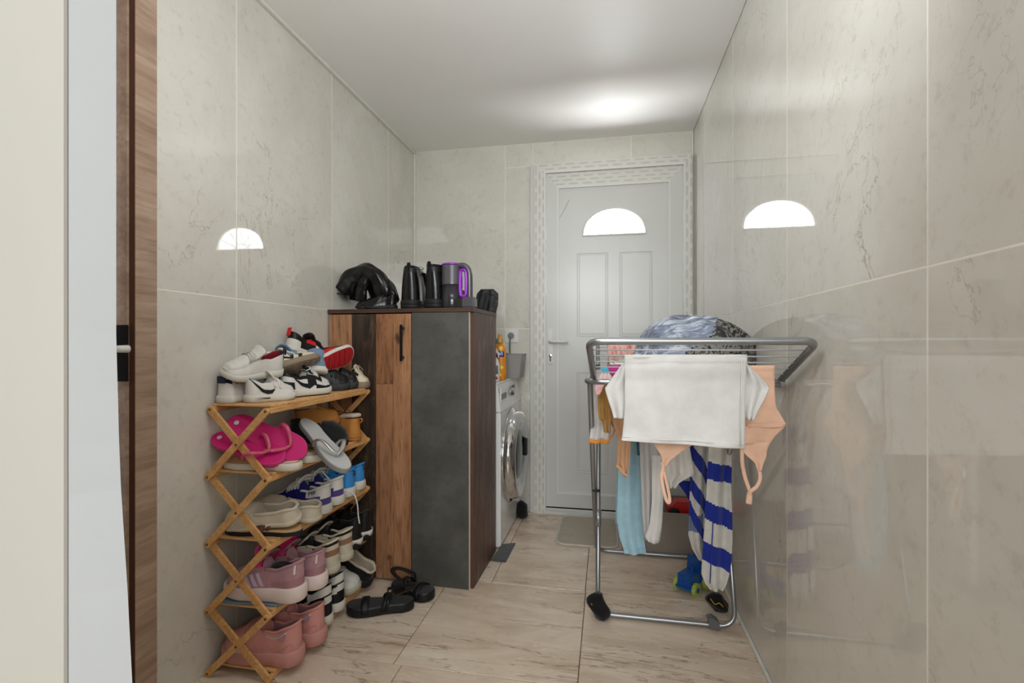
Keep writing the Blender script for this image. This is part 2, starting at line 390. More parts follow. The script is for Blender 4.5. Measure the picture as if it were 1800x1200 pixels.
# hall behind the camera (out of frame): what the room opens to
struct('wall_hall_back', G().add(*bx(-2.4, 1.6, -2.7, -2.6, 0, 2.6)), M_cream)
struct('wall_hall_left', G().add(*bx(-2.5, -2.4, -2.7, YF, 0, 2.6)), M_cream)
struct('wall_hall_right', G().add(*bx(1.6, 1.7, -2.7, .4, 0, 2.6)).add(*bx(XR+.1, 1.7, .39, YF, 0, 2.6)), M_cream)
struct('ceiling_hall', G().add(*bx(-2.5, 1.7, -2.7, YF, 2.6, 2.65)).add(*bx(-2.4, 1.7, .39, YF, ZC, 2.6)), M_ceil)
struct('floor_hall', G().add(*bx(-2.5, 1.7, -2.7, -.2, -.05, -.001)).add(*bx(-2.5, XL-.65, -.2, YF, -.05, -.001)).add(*bx(XR+.02, 1.7, -.2, YF, -.05, -.001)), M_fgrout)

# wooden door in the left wall, far edge of it in view
d2 = bpy.data.objects.new('door_2', None); C.objects.link(d2); d2['kind'] = 'structure'
box('architrave', XL-.004, XL+.014, 1.106, 1.172, 0, ZC, M_oak, d2, .001)
box('jamb', XL-.10, XL-.004, 1.098, 1.106, 0, ZC, M_oak, d2)
box('edge_band', XL-.004, XL+.0135, 1.1045, 1.1062, 0, ZC, M_oakdark, d2)
box('door_leaf', XL-.075, XL-.035, .30, 1.088, .005, 2.06, M_oak, d2)
box('strike_plate', XL-.033, XL+.002, 1.094, 1.098, .95, 1.10, M_dark, d2)
h = at(226, 613, x=XL+.055)
tube('door_handle', [(XL-.035, h.y-.03, h.z), (XL+.02, h.y-.03, h.z), (XL+.05, h.y-.022, h.z), (XL+.055, h.y+.0, h.z)], [.008, .008, .009, .010], M_pvcbead, d2)
struct('wall_left_near', G().add(*bx(XL-.10, XL-.001, YF, .30, 0, ZC)).add(*bx(XL-.10, XL-.03, .30, 1.106, 2.065, ZC)), M_cream)

# ------------------------------------------------ the front door, white pvc with a half-round light
d1 = bpy.data.objects.new('door_1', None); C.objects.link(d1); d1['kind'] = 'structure'
ZT = 2.163
box('edge_strip', -.472, -.446, 3.046, 3.10, 0, ZT-.004, M_pvc, d1, .002)
def mitre(name, pts, y0, y1, m): return G().add(*prism_g(pts, y0, y1)).build(name, m, d1)
xo0, xo1, xi0, xi1, xp0, xp1 = -.4455, .487, -.383, .449, -.303, .366
zo, zi, zp = ZT, 2.112, 2.016
mitre('frame_side', [(xo0, 0), (xi0, 0), (xi0, zi), (xo0, zo)], 3.040, 3.10, M_film_v)
mitre('frame_side', [(xi1, 0), (xo1, 0), (xo1, zo), (xi1, zi)], 3.040, 3.10, M_film_v)
mitre('frame_head', [(xo0, zo), (xi0, zi), (xi1, zi), (xo1, zo)], 3.040, 3.10, M_film_h)
def ring(name, x0, x1, z0, z1, w, y0, y1, m, bottom=True):
    g = G()
    g.add(*prism_g([(x0, z0), (x0+w, z0), (x0+w, z1-w), (x0, z1)], y0, y1)).add(*prism_g([(x1-w, z0), (x1, z0), (x1, z1), (x1-w, z1-w)], y0, y1))
    g.add(*prism_g([(x0, z1), (x0+w, z1-w), (x1-w, z1-w), (x1, z1)], y0, y1))
    if bottom: g.add(*prism_g([(x0, z0), (x1, z0), (x1, z0+w), (x0, z0+w)], y0-.0005, y1))
    return g.build(name, m, d1)
ring('frame_bead', xi0, xi1, .02, zi, .010, 3.034, 3.09, M_pvcbead, False)
SX0, SX1, SZ1 = xi0+.011, xi1-.011, zi-.011
mitre('sash_side', [(SX0, .045), (xp0, .126), (xp0, zp), (SX0, SZ1)], 3.052, 3.085, M_pvc)
mitre('sash_side', [(xp1, .126), (SX1, .045), (SX1, SZ1), (xp1, zp)], 3.052, 3.085, M_pvc)
mitre('sash_head', [(SX0, SZ1), (xp0, zp), (xp1, zp), (SX1, SZ1)], 3.052, 3.085, M_film_h)
mitre('sash_bottom', [(SX0, .045), (SX1, .045), (xp1, .126), (xp0, .126)], 3.050, 3.085, M_pvc)
ring('sash_bead', xp0, xp1, .126, zp, .009, 3.048, 3.075, M_pvcbead)
box('threshold', xi0, xi1, 3.03, 3.09, 0, .022, M_pvc, d1, .003)
box('weather_gap', SX0, SX1, 3.060, 3.088, .034, .046, M_dark, d1)
box('sill_step', SX0, SX1, 3.056, 3.088, .020, .034, M_pvc, d1)
# leaf with the half-round opening
px0, px1, pz0, pz1 = xp0+.009, xp1-.009, .135, zp-.009
cx_, fa, fb, zf = .040, .186, .158, 1.711
g = G(); NA = 28; ys = (3.060, 3.075)
arc = [(cx_-fa*math.cos(PI*k/NA), zf+fb*math.sin(PI*k/NA)**.9) for k in range(NA+1)]
outer = []
for k, (a, b) in enumerate(arc):
    t = k/NA
    if t < .25: outer.append((px0, zf+(pz1-zf)*t/.25))
    elif t <= .75: outer.append((px0+(px1-px0)*(t-.25)/.5, pz1))
    else: outer.append((px1, pz1-(pz1-zf)*(t-.75)/.25))
v = []; f = []
for y in ys:
    v += [(a, y, b) for a, b in arc]+[(a, y, b) for a, b in outer]
m = NA+1
for k in range(NA):
    f.append((k, k+1, m+k+1, m+k)); f.append((2*m+k, 3*m+k, 3*m+k+1, 2*m+k+1)); f.append((k, 2*m+k, 2*m+k+1, k+1))
f.append((0, 2*m, 2*m+NA, NA))
g.add(v, f).add(*bx(px0, px1, ys[0], ys[1], pz0, zf))
g.v = g.v; leaf = g.build('door_leaf', M_pvc, d1)
loop = [(a, 3.058, b) for a, b in arc]
tube('window_bead', cat_rom(loop, 1)+[(cx_+fa-.02, 3.058, zf), (cx_, 3.058, zf), (cx_-fa+.02, 3.058, zf)], .006, M_pvcbead, leaf, closed=True)
G().add(*prism_g([(cx_-fa, zf)]+arc[1:-1]+[(cx_+fa, zf)], 3.066, 3.069)).build('glass_pane', M_glass, leaf)
for w in (30, 60, 90, 120, 150):
    a = math.radians(w); tube('glazing_bar', [(cx_-.05*math.cos(a), 3.072, zf+.045*math.sin(a)), (cx_-fa*math.cos(a), 3.072, zf+fb*math.sin(a))], .0028, M_transl, leaf, seg=5)
tube('glazing_bar', [(cx_-.05*math.cos(PI*k/8), 3.072, zf+.045*math.sin(PI*k/8)) for k in range(9)], .003, M_transl, leaf, seg=5)
def mould(x0, x1, z0, z1):
    g = G()
    for w, r, y in ((0, .0035, 3.0595), (.011, .0022, 3.0605)):
        P = [(x0+w, y, z0+w), (x1-w, y, z0+w), (x1-w, y, z1-w), (x0+w, y, z1-w)]
        for a, b in zip(P, P[1:]+P[:1]): g.add(*tube_g([a, b], r, 6))
    g.add(*bx(x0+.012, x1-.012, 3.057, 3.0605, z0+.012, z1-.012, .002))
    g.build('raised_panel', M_pvc, leaf)
for a, b in ((-.180, .002), (.075, .262)):
    mould(a, b, 1.098, 1.603); mould(a, b, .262, .876)
hp = box('handle_plate', -.358, -.330, 3.040, 3.053, .925, 1.145, M_pvcbead, d1, .004)
tube('lever', [(-.344, 3.045, 1.065), (-.344, 3.005, 1.065), (-.335, 2.992, 1.065), (-.235, 2.990, 1.062)], [.009, .009, .009, .008], M_pvcbead, hp)
G().add(*lathe_g([(.0095, 0), (.0095, .004), (.003, .005)], 12)).build('x', M_chrome).name = 'tmp_lock'
o = bpy.data.objects['tmp_lock']; o.name = 'lock_cylinder'; o.parent = hp; o.location = (-.344, 3.041, .975); o.rotation_euler = (PI/2, 0, 0)
tube('key', [(-.344, 3.037, .972), (-.344, 3.02, .968), (-.342, 3.018, .945)], .004, M_brass, hp, seg=6)
tube('protective_film_tear', cat_rom([(-.29, 3.058, 1.83), (-.26, 3.056, 1.875), (-.23, 3.058, 1.935)], 4), .0016, soft('torn_film', (204, 190, 160), .4), leaf, seg=5)
# world outside: porch floor so the light outside is not endless
struct('floor_porch', G().add(*bx(-1.5, 1.5, YB+.2, 6, -.1, -.03)), M_fgrout)

# socket on the back wall
s0, s1 = at(888, 579, y=YB), at(911, 602, y=YB)
t = thing('wall_socket', 'white square wall socket with grey round plug beside the door', 'socket', (s0.x, YB, s1.z))
fp = box('face_plate', s0.x, s1.x, YB-.009, YB-.001, s1.z, s0.z, M_pvcbead, t, .003)
def disc(name, c, r, d, m, parent, seg=20, ry=1):
    g = G().add(*lathe_g([(r*.9, 0), (r, .001), (r, d-.001), (r*.9, d)], seg)); g.v = [Vector((c[0]+q.x, c[1]-q.z, c[2]+q.y*ry)) for q in g.v]
    return g.build(name, m, parent, False)
mid = Vector(((s0.x+s1.x)/2, 0, (s0.z+s1.z)/2))
pl = disc('plug', (mid.x-.001, YB-.009, mid.z+.003), .019, .022, soft('grey_plug', (128, 130, 128), .5), t)
tube('cable', cat_rom([(mid.x-.001, YB-.028, mid.z), (mid.x-.004, YB-.036, mid.z-.02), (mid.x-.006, YB-.036, mid.z-.06), (mid.x-.006, YB-.03, mid.z-.12), (mid.x-.006, YB-.025, .86)], 4), .005, soft('grey_cable', (110, 112, 112), .5), t)
# ------------------------------------------------ cabinet
CW, CD, CH = .684, .41, 1.205
th = math.radians(-1.3)
CM = Matrix.Translation((-.563, 2.036, 0)) @ Matrix.Rotation(th, 4, 'Z')      # local x runs to -x (left), y into depth
cab = thing('cabinet', 'tall shoe cabinet of reclaimed-look planks with a dark concrete-grey right door', 'cabinet', mat=CM)
def cb(name, x0, x1, y0, y1, z0, z1, m, p=None, b=.001): return box(name, x0, x1, y0, y1, z0, z1, m, p or cab, b)
cb('side_panel', -.018, 0, .018, CD, 0, CH-.018, M_plank_side)
cb('edge_band', -.0175, -.0005, .0165, .0182, 0, CH-.018, M_oakdark, b=0)
cb('side_panel', -CW, -CW+.018, .018, CD, 0, CH-.018, M_dkbrown)
cb('top_board', -CW-.002, .002, -.002, CD+.002, CH-.018, CH, M_dkbrown)
cb('back_panel', -CW+.018, -.018, CD-.006, CD, .02, CH-.018, M_dkbrown)
cb('plinth', -CW+.018, -.018, .03, .05, 0, .05, M_dkbrown)
dl = cb('door', -CW+.003, -.2805, .0035, .018, .012, CH-.023, M_dkbrown)
X = [-CW+.003, -.565, -.447, -.363, -.2805]
for i, m in enumerate((M_plank_a, M_plank_b, M_plank_c, M_plank_a)):
    zz = (.012, CH-.023)
    if i == 2:
        cb('plank', X[i]+.0004, X[i+1]-.0004, 0, .004, .012, .872, M_plank_a, dl, .0004)
        zz = (.8728, CH-.023)
    cb('plank', X[i]+.0004, X[i+1]-.0004, 0, .004, zz[0], zz[1], m, dl, .0004)
hd = cb('handle', -.322, -.310, -.028, -.020, .975, 1.133, M_blackm, dl, .002)
for z in (.99, 1.118): cb('handle_post', -.320, -.312, -.021, .001, z-.006, z+.006, M_blackm, hd, 0)
dr = cb('door', -.2775, -.016, 0, .018, .002, CH-.0195, M_conc); dr['label'] = 'dark concrete-grey door'
cb('edge_band', -.0160, -.0148, .0005, .0175, .002, CH-.0195, M_sil, dr, 0)

# ------------------------------------------------ bamboo shoe rack
RX0, RX1, RY0, RY1 = -1.236, -1.030, 1.362, 1.995
rack = thing('shoe_rack', 'five-tier folding bamboo shoe rack packed with shoes against the left wall', 'shoe rack', (-1.13, 1.68, 0))
JZ = [.842, .630, .418, .206, .012]
def slat_bar(name, p, q, w, t, m, parent=rack, nrm=(0, 1, 0)):
    """flat bar from p to q with rounded ends, width w in its plane, thickness t along nrm"""
    p, q = Vector(p), Vector(q); d = (q-p).normalized(); n = Vector(nrm); s = n.cross(d).normalized()
    prof = []
    for k in range(9): a = PI*k/8; prof.append(q+d*math.sin(a)*w/2+s*math.cos(a)*w/2)
    for k in range(9): a = PI*k/8; prof.append(p-d*math.sin(a)*w/2-s*math.cos(a)*w/2)
    v = [a-n*t/2 for a in prof]+[a+n*t/2 for a in prof]; m_ = len(prof)
    f = [tuple(range(m_)), tuple(range(2*m_-1, m_-1, -1))]+[(i, i+m_, (i+1) % m_+m_, (i+1) % m_) for i in range(m_)]
    return obj(name, v, f, m, parent)
for ye, s in ((RY0, -1), (RY1, 1)):
    for k in range(4):
        za, zb = JZ[k], JZ[k+1]
        b1 = slat_bar('cross_bar', (RX0, ye+s*.001, za), (RX1, ye+s*.001, zb), .021, .009, M_bamboo)
        b2 = slat_bar('cross_bar', (RX1, ye-s*-.011, za), (RX0, ye+s*.011, zb), .021, .009, M_bamboo)
        for (x, z, yy) in ((RX0, za, ye+s*.001), (RX1, za, ye+s*.011), ((RX0+RX1)/2, (za+zb)/2, ye+s*.011), (RX0, zb, ye+s*.011)):
            M = Matrix.Translation((x, yy+s*.005, z)) @ Matrix.Rotation(PI/2*(1 if s < 0 else -1), 4, 'X')
            G().add(*lathe_g([(.0042, -.001), (.0042, .0008), (.002, .0012)], 8), M=M).build('screw', M_brass, b2)
SH = []
for k, z in enumerate(JZ):
    SH.append(z+.0165)
    for x in (RX0, RX1):
        box('rail', x-.006+(.004 if x == RX0 else -.004)*0, x+.006, RY0+.006, RY1-.006, z-.009, z+.009, M_bamboo, rack, .002)
    n = 24; w = .0185; y0 = RY0+.012; y1 = RY1-.012
    proto = None
    for i in range(n):
        yc = y0+(y1-y0)*(i+.5)/n
        x0, x1 = RX0-.004, RX1+.006
        if proto is None:
            g = G().add(*bx(x0, x1, y0, y0+w, z+.0095, z+.0165, .0012)); proto = g.build('slat', M_bamboo_x, rack); base = (y0+w/2)
            if k == 0: first = proto; fz = z; proto_k = proto
            proto.location = (0, yc-base, 0)
        else:
            o = proto.copy(); C.objects.link(o); o.location = (0, yc-base+rnd(-.0006, .0006), 0)

# ------------------------------------------------ shoes
def lowpoly_w(W, pts=None):
    T = pts or [(.14, .37), (.30, .345), (.45, .385), (.60, .46), (.72, .495), (.82, .48)]
    a, b = T[0], T[-1]
    def w(s):
        s = min(max(s, 0), 1)
        if s < a[0]: t = (a[0]-s)/a[0]; return W*a[1]*max(0, 1-t**2.1)**.5
        if s > b[0]: t = (s-b[0])/(1-b[0]); return W*b[1]*max(0, 1-t**2.2)**.5
        return W*interp(T, s)
    return w
class Shoe:
    """a shoe between heel point A and toe point B; local y runs heel to toe, z up"""
    def __init__(S, name, label, group, A, B, W=.095, up=(0, 0, 1), hc=.058, ht=.078, htoe=.042, sole=(.030, .018), op=.46, spring=.010, wpts=None, over=.004, cat='shoe', wave=0, hheel=1.2, flop=0):
        A, B = Vector(A), Vector(B); y = (B-A); S.L = y.length; y.normalize(); u = Vector(up); z = (u-y*u.dot(y)).normalized(); x = y.cross(z)
        S.M = axes(A, x, y, z); S.root = thing(name, label, cat, group=group, mat=S.M)
        S.w = lowpoly_w(W, wpts); S.W = W; S.so = sole; S.sp = spring; S.over = over; S.wave = wave; S.op = op; S.ht = ht
        S.hc = [(0, hc*hheel), (.10, hc*1.08), (.28, hc*.84), (op*.85, hc*.90), (op+.08, max(hc*.86, htoe*.9)), (.80, htoe*.55), (1, htoe*.28)]
        S.top = [(0, hc*hheel), (op-.06, max(ht, hc)), (op+.04, ht*.96), (op+.2, (ht*.55+htoe*.55)), (.82, htoe*1.02), (.93, htoe*.74), (1, htoe*.30)]
        S.zmin = lambda s: S.spz(s)+interp([(0, sole[0]), (.5, (sole[0]+sole[1])/2), (1, sole[1])], s)
    def spz(S, s): return S.sp*max(0, (s-.72)/.28)**2
    def closed(S, s, t, off=0):
        """surface of the upper as if closed; t 0..1 runs over the arch from left to right"""
        w = S.w(s)+off; hcs = interp(S.hc, s)+off; hts = max(interp(S.top, s)+off, hcs+.001); z0 = S.zmin(s)
        side = -1 if t < .5 else 1; q = t if t < .5 else 1-t
        if q <= .3:
            k = q/.3; x = w*(1-.21*k*k-.06*k); z = hcs*k
        else:
            k = (q-.3)/.2; a = k*PI/2; x = w*.73*math.cos(a)**.85; z = hcs+(hts-hcs)*math.sin(a)
            if hts-hcs < .004: z = hcs
        return Vector((side*x, s*S.L+(.004 if s > .5 else -.0)*0, z0+z))
    def opened(S, s, t):
        w = S.w(s); hcs = interp(S.hc, s); z0 = S.zmin(s); side = -1 if t < .5 else 1; q = t if t < .5 else 1-t
        if q <= .3: return S.closed(s, t)
        k = (q-.3)/.2; xi = max(w*.73-.004, 0)
        if k < .08: return Vector((side*w*.72, s*S.L, z0+hcs+.0012))
        if k < .5: c = (k-.08)/.42; return Vector((side*xi*(1+.10*c), s*S.L, z0+hcs*(1-c)+.004*c))
        c = (k-.5)/.5; return Vector((side*xi*1.10*(1-c), s*S.L, z0+.004))
    def blend(S, s):
        b = 1.0
        if s < .022: b = 0
        elif s < .05: b = (s-.022)/.028
        if s > S.op-.05: b = min(b, max(0, (S.op+.01-s)/.06))
        return b
    def upper(S, mats, zone=None, NS=54):
        ss = []
        for i in range(NS+1):
            c = i/NS; ss.append(.5-.5*math.cos(PI*c) if False else (c*.75+.25*(.5-.5*math.cos(PI*c))))
        ss = sorted(set(ss+[.003, .01, .985, .996])); NT = 56
        v = []; f = []; idx = []
        for s in ss:
            b = S.blend(s)
            for j in range(NT+1):
                t = j/NT; p = S.closed(s, t)
                if b > 0: p = p.lerp(S.opened(s, t), b)
                v.append(p)
        for i in range(len(ss)-1):
            s = (ss[i]+ss[i+1])/2; b = S.blend(s)
            for j in range(NT):
                t = (j+.5)/NT; q = min(t, 1-t); side = -1 if t < .5 else 1
                a = i*(NT+1)+j; f.append((a, a+1, a+NT+2, a+NT+1))
                if b > .45 and q > .305: idx.append(1)
                else:
                    tau = q/.3 if q <= .3 else 1+(q-.3)/.2
                    idx.append(zone(s, tau, side) if zone else 0)
        o = obj('upper', v, f, mats, S.root, True, idx); S.up = o; return o
    def outline(S, off, n=40):
        R = [(S.w(k/n)+off, k/n) for k in range(n+1)]
        pts = []
        for w, s in R: pts.append((w, s))
        out = []
        for k in range(n+1):
            c = .5-.5*math.cos(PI*k/n); w = S.w(c); y = c*S.L
            y += off*(-math.cos(PI*k/n))**3 if True else 0
            out.append((w+off*math.sin(PI*k/n)**.4, y, c))
        right = out; left = [(-a, b, c) for a, b, c in reversed(out[1:-1])]
        return right+left
    def sole(S, m, name='sole', lv=None, mats2=None, frac=(0, 1), off=None, split=None, bot=None):
        """rings between the ground and the upper; split = (fraction, second material) colours the lower part"""
        off = S.over if off is None else off
        levels = lv or [(0, -.004), (.10, 0), (.5, .0012), (.9, .0), (1.0, -.0025)]
        v = []; f = []; idx = []; n0 = None
        for li, (h, o) in enumerate(levels):
            ring = S.outline(off+o); n0 = len(ring)
            for (x, y, c) in ring:
                zl = S.spz(c); zt = S.zmin(c)+.002
                wv = S.wave*math.sin(c*34+(1 if x > 0 else 0))*(1-h) if S.wave else 0
                hh = frac[0]+(frac[1]-frac[0])*h
                v.append((x*(1+wv*6), y, zl+(zt-zl)*hh+abs(wv)*S.L*.2))
        for li in range(len(levels)-1):
            for k in range(n0):
                f.append((li*n0+k, li*n0+(k+1) % n0, (li+1)*n0+(k+1) % n0, (li+1)*n0+k))
                idx.append(1 if split and levels[li+1][0] <= split[0]+1e-6 else 0)
        f.append(tuple(range(n0))[::-1]); idx.append((2 if bot else 1) if split or bot else 0)
        f.append(tuple((len(levels)-1)*n0+k for k in range(n0))); idx.append(0)
        ms = [m]+([split[1]] if split else ([m] if bot else []))+([bot] if bot else [])
        return obj(name, v, f, ms, S.root, True, idx)
    def tread(S, m, n=9):
        g = G()
        for k in range(n):
            c = .07+.86*k/(n-1); w = S.w(c)*.8; z = S.spz(c)
            g.add(*bx(-w, w, c*S.L-.004, c*S.L+.004, z-.0022, z+.003))
        return g.build('tread', m, S.root)
    def tongue(S, m, s0=None, s1=None, wd=.36, rise=.022, lift=.006, lab=None):
        s0 = s0 or S.op+.16; s1 = s1 or S.op-.06; v = []; f = []; n = 10; q = 6
        for i in range(n+1):
            c = i/n; s = s0+(s1-s0)*c; base = S.closed(max(s, S.op), .5); z = base.z+lift*c+rise*max(0, c-.45)**1.3*1.8-.004
            y = s*S.L; ww = S.W*wd*(.75+.35*c)*(1 if c < .95 else .8)
            for k in range(q+1):
                e = k/q*2-1; v.append((e*ww, y, z-.010*e*e*(1.2-.4*c)))
        for i in range(n):
            for k in range(q): a = i*(q+1)+k; f.append((a, a+1, a+q+2, a+q+1))
        return mod_solid(obj('tongue', v, f, m, S.root, True), .006, -1)
    def laces(S, m, n=5, s0=None, s1=None, r=.0024, bow=True, wide=.36, cross=True):
        g = G(); s0 = s0 or S.op+.20; s1 = s1 or S.op+.005
        for i in range(n):
            s = s0+(s1-s0)*i/(n-1); sn = s+(s1-s0)/(n-1)*(.8 if cross and i < n-1 else 0)
            for sd in ((1, -1) if cross else (1,)):
                pts = []
                for k in range(7):
                    c = k/6; t = .5+sd*(c-.5)*wide; p = S.closed(s+(sn-s)*c*.9, t, .0025+.002*math.sin(PI*c)); pts.append(p)
                g.add(*tube_g(pts, r, 6, flat=.55))
        if bow:
            p = S.closed(s1, .5, .006)
            for sd in (1, -1):
                g.add(*tube_g(cat_rom([p, p+Vector((sd*.016, .006, .010)), p+Vector((sd*.034, .004, .004)), p+Vector((sd*.030, -.008, -.004)), p], 4), r, 6, flat=.55))
                g.add(*tube_g(cat_rom([p, p+Vector((sd*.014, .012, .003)), p+Vector((sd*.030, .022, -.012))], 4), r*.9, 6, flat=.55))
        return g.build('laces', m, S.root, True)
    def straps(S, m, ss=(.52, .62), wd=.055, wide=.62, off=.003):
        out = []
        for s in ss:
            v = []; f = []; n = 14
            for i in range(n+1):
                t = .5+(i/n-.5)*wide
                for e in (0, .25, .75, 1): v.append(S.closed(s+(e-.5)*wd, t, off if 0 < e < 1 else off-.0012))
            for i in range(n):
                for k in range(3): a = i*4+k; f.append((a, a+1, a+5, a+4))
            out.append(mod_solid(obj('strap', v, f, m, S.root, True), .0032, 1))
        return out
    def collar(S, m, r=.0045):
        """padded rim round the foot opening"""
        pts = []
        for k in range(12): s = S.op-.03-(S.op-.03-.04)*k/11; pts.append(S.closed(s, .295))
        for k in range(12): s = .04+(S.op-.03-.04)*k/11; pts.append(S.closed(s, .705))
        pts = pts[:12]+[S.closed(.012, .35)+Vector((0, -.001, 0)), S.closed(.012, .65)+Vector((0, -.001, 0))]+pts[12:]
        return tube('collar', pts, r, m, S.root, seg=7)
    def tab(S, m, w=.02, h=.022):
        c = S.closed(.0, .3); z = c.z
        g = G().add(*bx(-w/2, w/2, -.0065, -.002, z-h*.7, z+h*.45, .0015)); return g.build('heel_tab', m, S.root)
    def patch(S, name, pts, side, m, off=.0012, sub=5):
        """a raised shape on the side: pts are (s, tau) corners"""
        P = []
        for (a, b), (c, d) in zip(pts, pts[1:]+pts[:1]):
            for k in range(sub): P.append((a+(c-a)*k/sub, b+(d-b)*k/sub))
        def pos(s, tau, o):
            q = .3*tau if tau <= 1 else .3+.2*(tau-1); return S.closed(s, q if side < 0 else 1-q, o)
        n = len(P); v = [pos(a, b, off) for a, b in P]+[pos(a, b, -.001) for a, b in P]
        f = [tuple(range(n))]+[(i, i+n, (i+1) % n+n, (i+1) % n) for i in range(n)]
        return obj(name, v, f, m, S.up)
def swoosh(S, side, m, s0=.10, s1=.62, sz=1.0):
    """a curved tick: thin tail at the front, fat hook at the heel side reversed by s0/s1"""
    top = [(0, .60), (.16, .40), (.34, .42), (.55, .60), (.80, .86), (1, 1.10)]
    bot = [(1, 1.10), (.72, .62), (.45, .24), (.25, .12), (.10, .18), (0, .60)]
    g = []
    for a, b in top[:-1]+bot[:-1]: g.append((s1+(s0-s1)*a, b*sz))
    # strips between the two curves keep the face planar enough
    n = 16; v = []; f = []
    for i in range(n+1):
        c = i/n; s = s1+(s0-s1)*c
        hi = interp([(0, .52), (.2, .40), (.4, .44), (.7, .70), (1, .98)], c); lo = interp([(0, .50), (.12, .16), (.3, .10), (.5, .24), (.75, .58), (1, .94)], c)
        for tau in (hi*sz, lo*sz):
            q = .3*tau; v.append(S.closed(s, q if side < 0 else 1-q, .0014))
    for i in range(n): a = 2*i; f.append((a, a+1, a+3, a+2))
    return mod_solid(obj('side_stripe', v, f, m, S.up), .001, 0)

W_ = lambda n, rgb, **k: soft(n, rgb, k.pop('rough', .5), k.pop('var', .05), k.pop('scale', 40), k.pop('bump', .12), **k)
m_wl = W_('white_leather', (216, 213, 208)); m_ws = W_('white_rubber', (212, 208, 198), rough=.6); m_dirty = W_('worn_white_rubber', (198, 190, 170), var=.14)
m_red = fab('dark_red_lining', (128, 28, 40)); m_navy = fab('navy_fabric', (30, 32, 56)); m_blk = W_('black_leather', (24, 24, 25), rough=.42); m_blkfab = fab('black_fabric', (22, 22, 23))
m_blkr = W_('black_rubber', (30, 31, 32), rough=.6); m_greyl = fab('grey_lining', (120, 118, 114)); m_lace = fab('white_laces', (218, 216, 212), scale=200)
m_cream = W_('cream_leather', (214, 203, 180)); m_taupe = W_('taupe_rubber', (142, 126, 108), rough=.7); m_blgrey = fab('blue_grey_suede', (112, 138, 164)); m_redr = W_('red_rubber', (176, 38, 46), rough=.5)
m_redl = W_('red_leather', (196, 32, 38)); m_green = fab('grey_green_suede', (78, 96, 82)); m_charc = W_('charcoal_rubber', (56, 58, 60), rough=.7); m_darkl = fab('dark_lining', (34, 34, 36))
m_purp = fab('purple_suede', (82, 66, 132)); m_nblue = fab('deep_blue_canvas', (26, 22, 104)); m_lime = W_('lime_leather', (190, 224, 40)); m_sky = W_('sky_blue_leather', (58, 138, 206), rough=.35)
m_skyd = W_('pale_blue_rubber', (176, 196, 208)); m_mauve = fab('mauve_knit', (176, 134, 142), scale=160); m_mauve2 = W_('mauve_leather', (164, 120, 126)); m_pinksole = W_('pale_pink_rubber', (226, 208, 202), rough=.6)
m_hot = fab('hot_pink_ribbon', (232, 32, 124)); m_yell = W_('yellow_label', (232, 196, 60)); m_salmon = W_('salmon_leather', (206, 144, 136), rough=.55); m_salmon2 = W_('salmon_rubber', (196, 140, 132), rough=.6)
m_silv = mat('silver_trim', srgb(226, 214, 214), .25, .3); m_beigew = fab('beige_wool_knit', (206, 196, 176), scale=120, bump=.6); m_lilac = W_('lilac_stripe', (196, 184, 208))
m_sand = W_('sand_leather', (200, 188, 168)); m_brownb = W_('brown_suede_band', (142, 108, 84), rough=.9); m_tan = W_('tan_nubuck', (190, 128, 62), rough=.85); m_tansole = W_('tan_rubber', (176, 118, 60), rough=.8)
m_fleece = fab('cream_fleece', (204, 190, 170), scale=60, bump=.8, bd=.004); m_dbrown = W_('dark_brown_leather', (78, 44, 36)); m_teddy = fab('camel_teddy_fleece', (190, 146, 104), scale=45, bump=1, bd=.006)
m_fuch = W_('fuchsia_foam', (196, 24, 108), rough=.6, scale=14); m_fuch2 = W_('pink_foam_edge', (206, 66, 130), rough=.65); m_fuchp = mat('glossy_fuchsia_strap', srgb(206, 60, 120), .25)
m_gold = mat('gold_studs', srgb(206, 170, 110), .3, .9); m_greyf = W_('silver_grey_foam', (186, 188, 186), rough=.5); m_silp = mat('silver_strap', srgb(190, 192, 192), .22, .75); m_greye = W_('grey_foam_edge', (140, 138, 138), rough=.7)
m_cork = W_('cork_footbed', (204, 168, 124), rough=.9); m_wine = W_('wine_leather', (92, 48, 42)); m_bluefoam = W_('slate_blue_foam', (112, 134, 154), rough=.6); m_org = W_('neon_orange', (255, 110, 60)); m_offw = fab('off_white_foam', (214, 208, 192), scale=50)
m_wblack = fab('black_wool_felt', (32, 34, 34), scale=70, bump=.7, bd=.003)
Z1, Z2, Z3, Z4, Z5 = SH

# --- top tier
def low_sneaker(label, A, B, ums, zone=None, som=m_ws, split=None, bot=None, lace=m_lace, lining=m_darkl, tong=None, group=None, bow=False, nl=5, collar=None, strap=None, **k):
    S = Shoe('sneaker', label, group, A, B, **k); S.upper([ums[0], lining]+list(ums[1:]), zone); S.sole(som, split=split, bot=bot)
    if bot: S.tread(bot)
    S.tongue(tong or ums[0])
    if strap: S.straps(strap)
    elif lace: S.laces(lace, nl, bow=bow)
    if collar: S.collar(collar)
    return S
kid = dict(W=.078, hc=.046, ht=.062, htoe=.036, sole=(.024, .016))
# 1 white sneaker seen from the heel
S = low_sneaker('white sneaker with navy heel tab standing at the near corner of the top tier', (-1.208, 1.378, Z1), (-1.210, 1.515, Z1), [m_wl, m_navy], lambda s, t, d: 2 if s < .13 and t > .78 else 0, lining=m_red, **kid)
S.tab(m_navy, .03, .02)
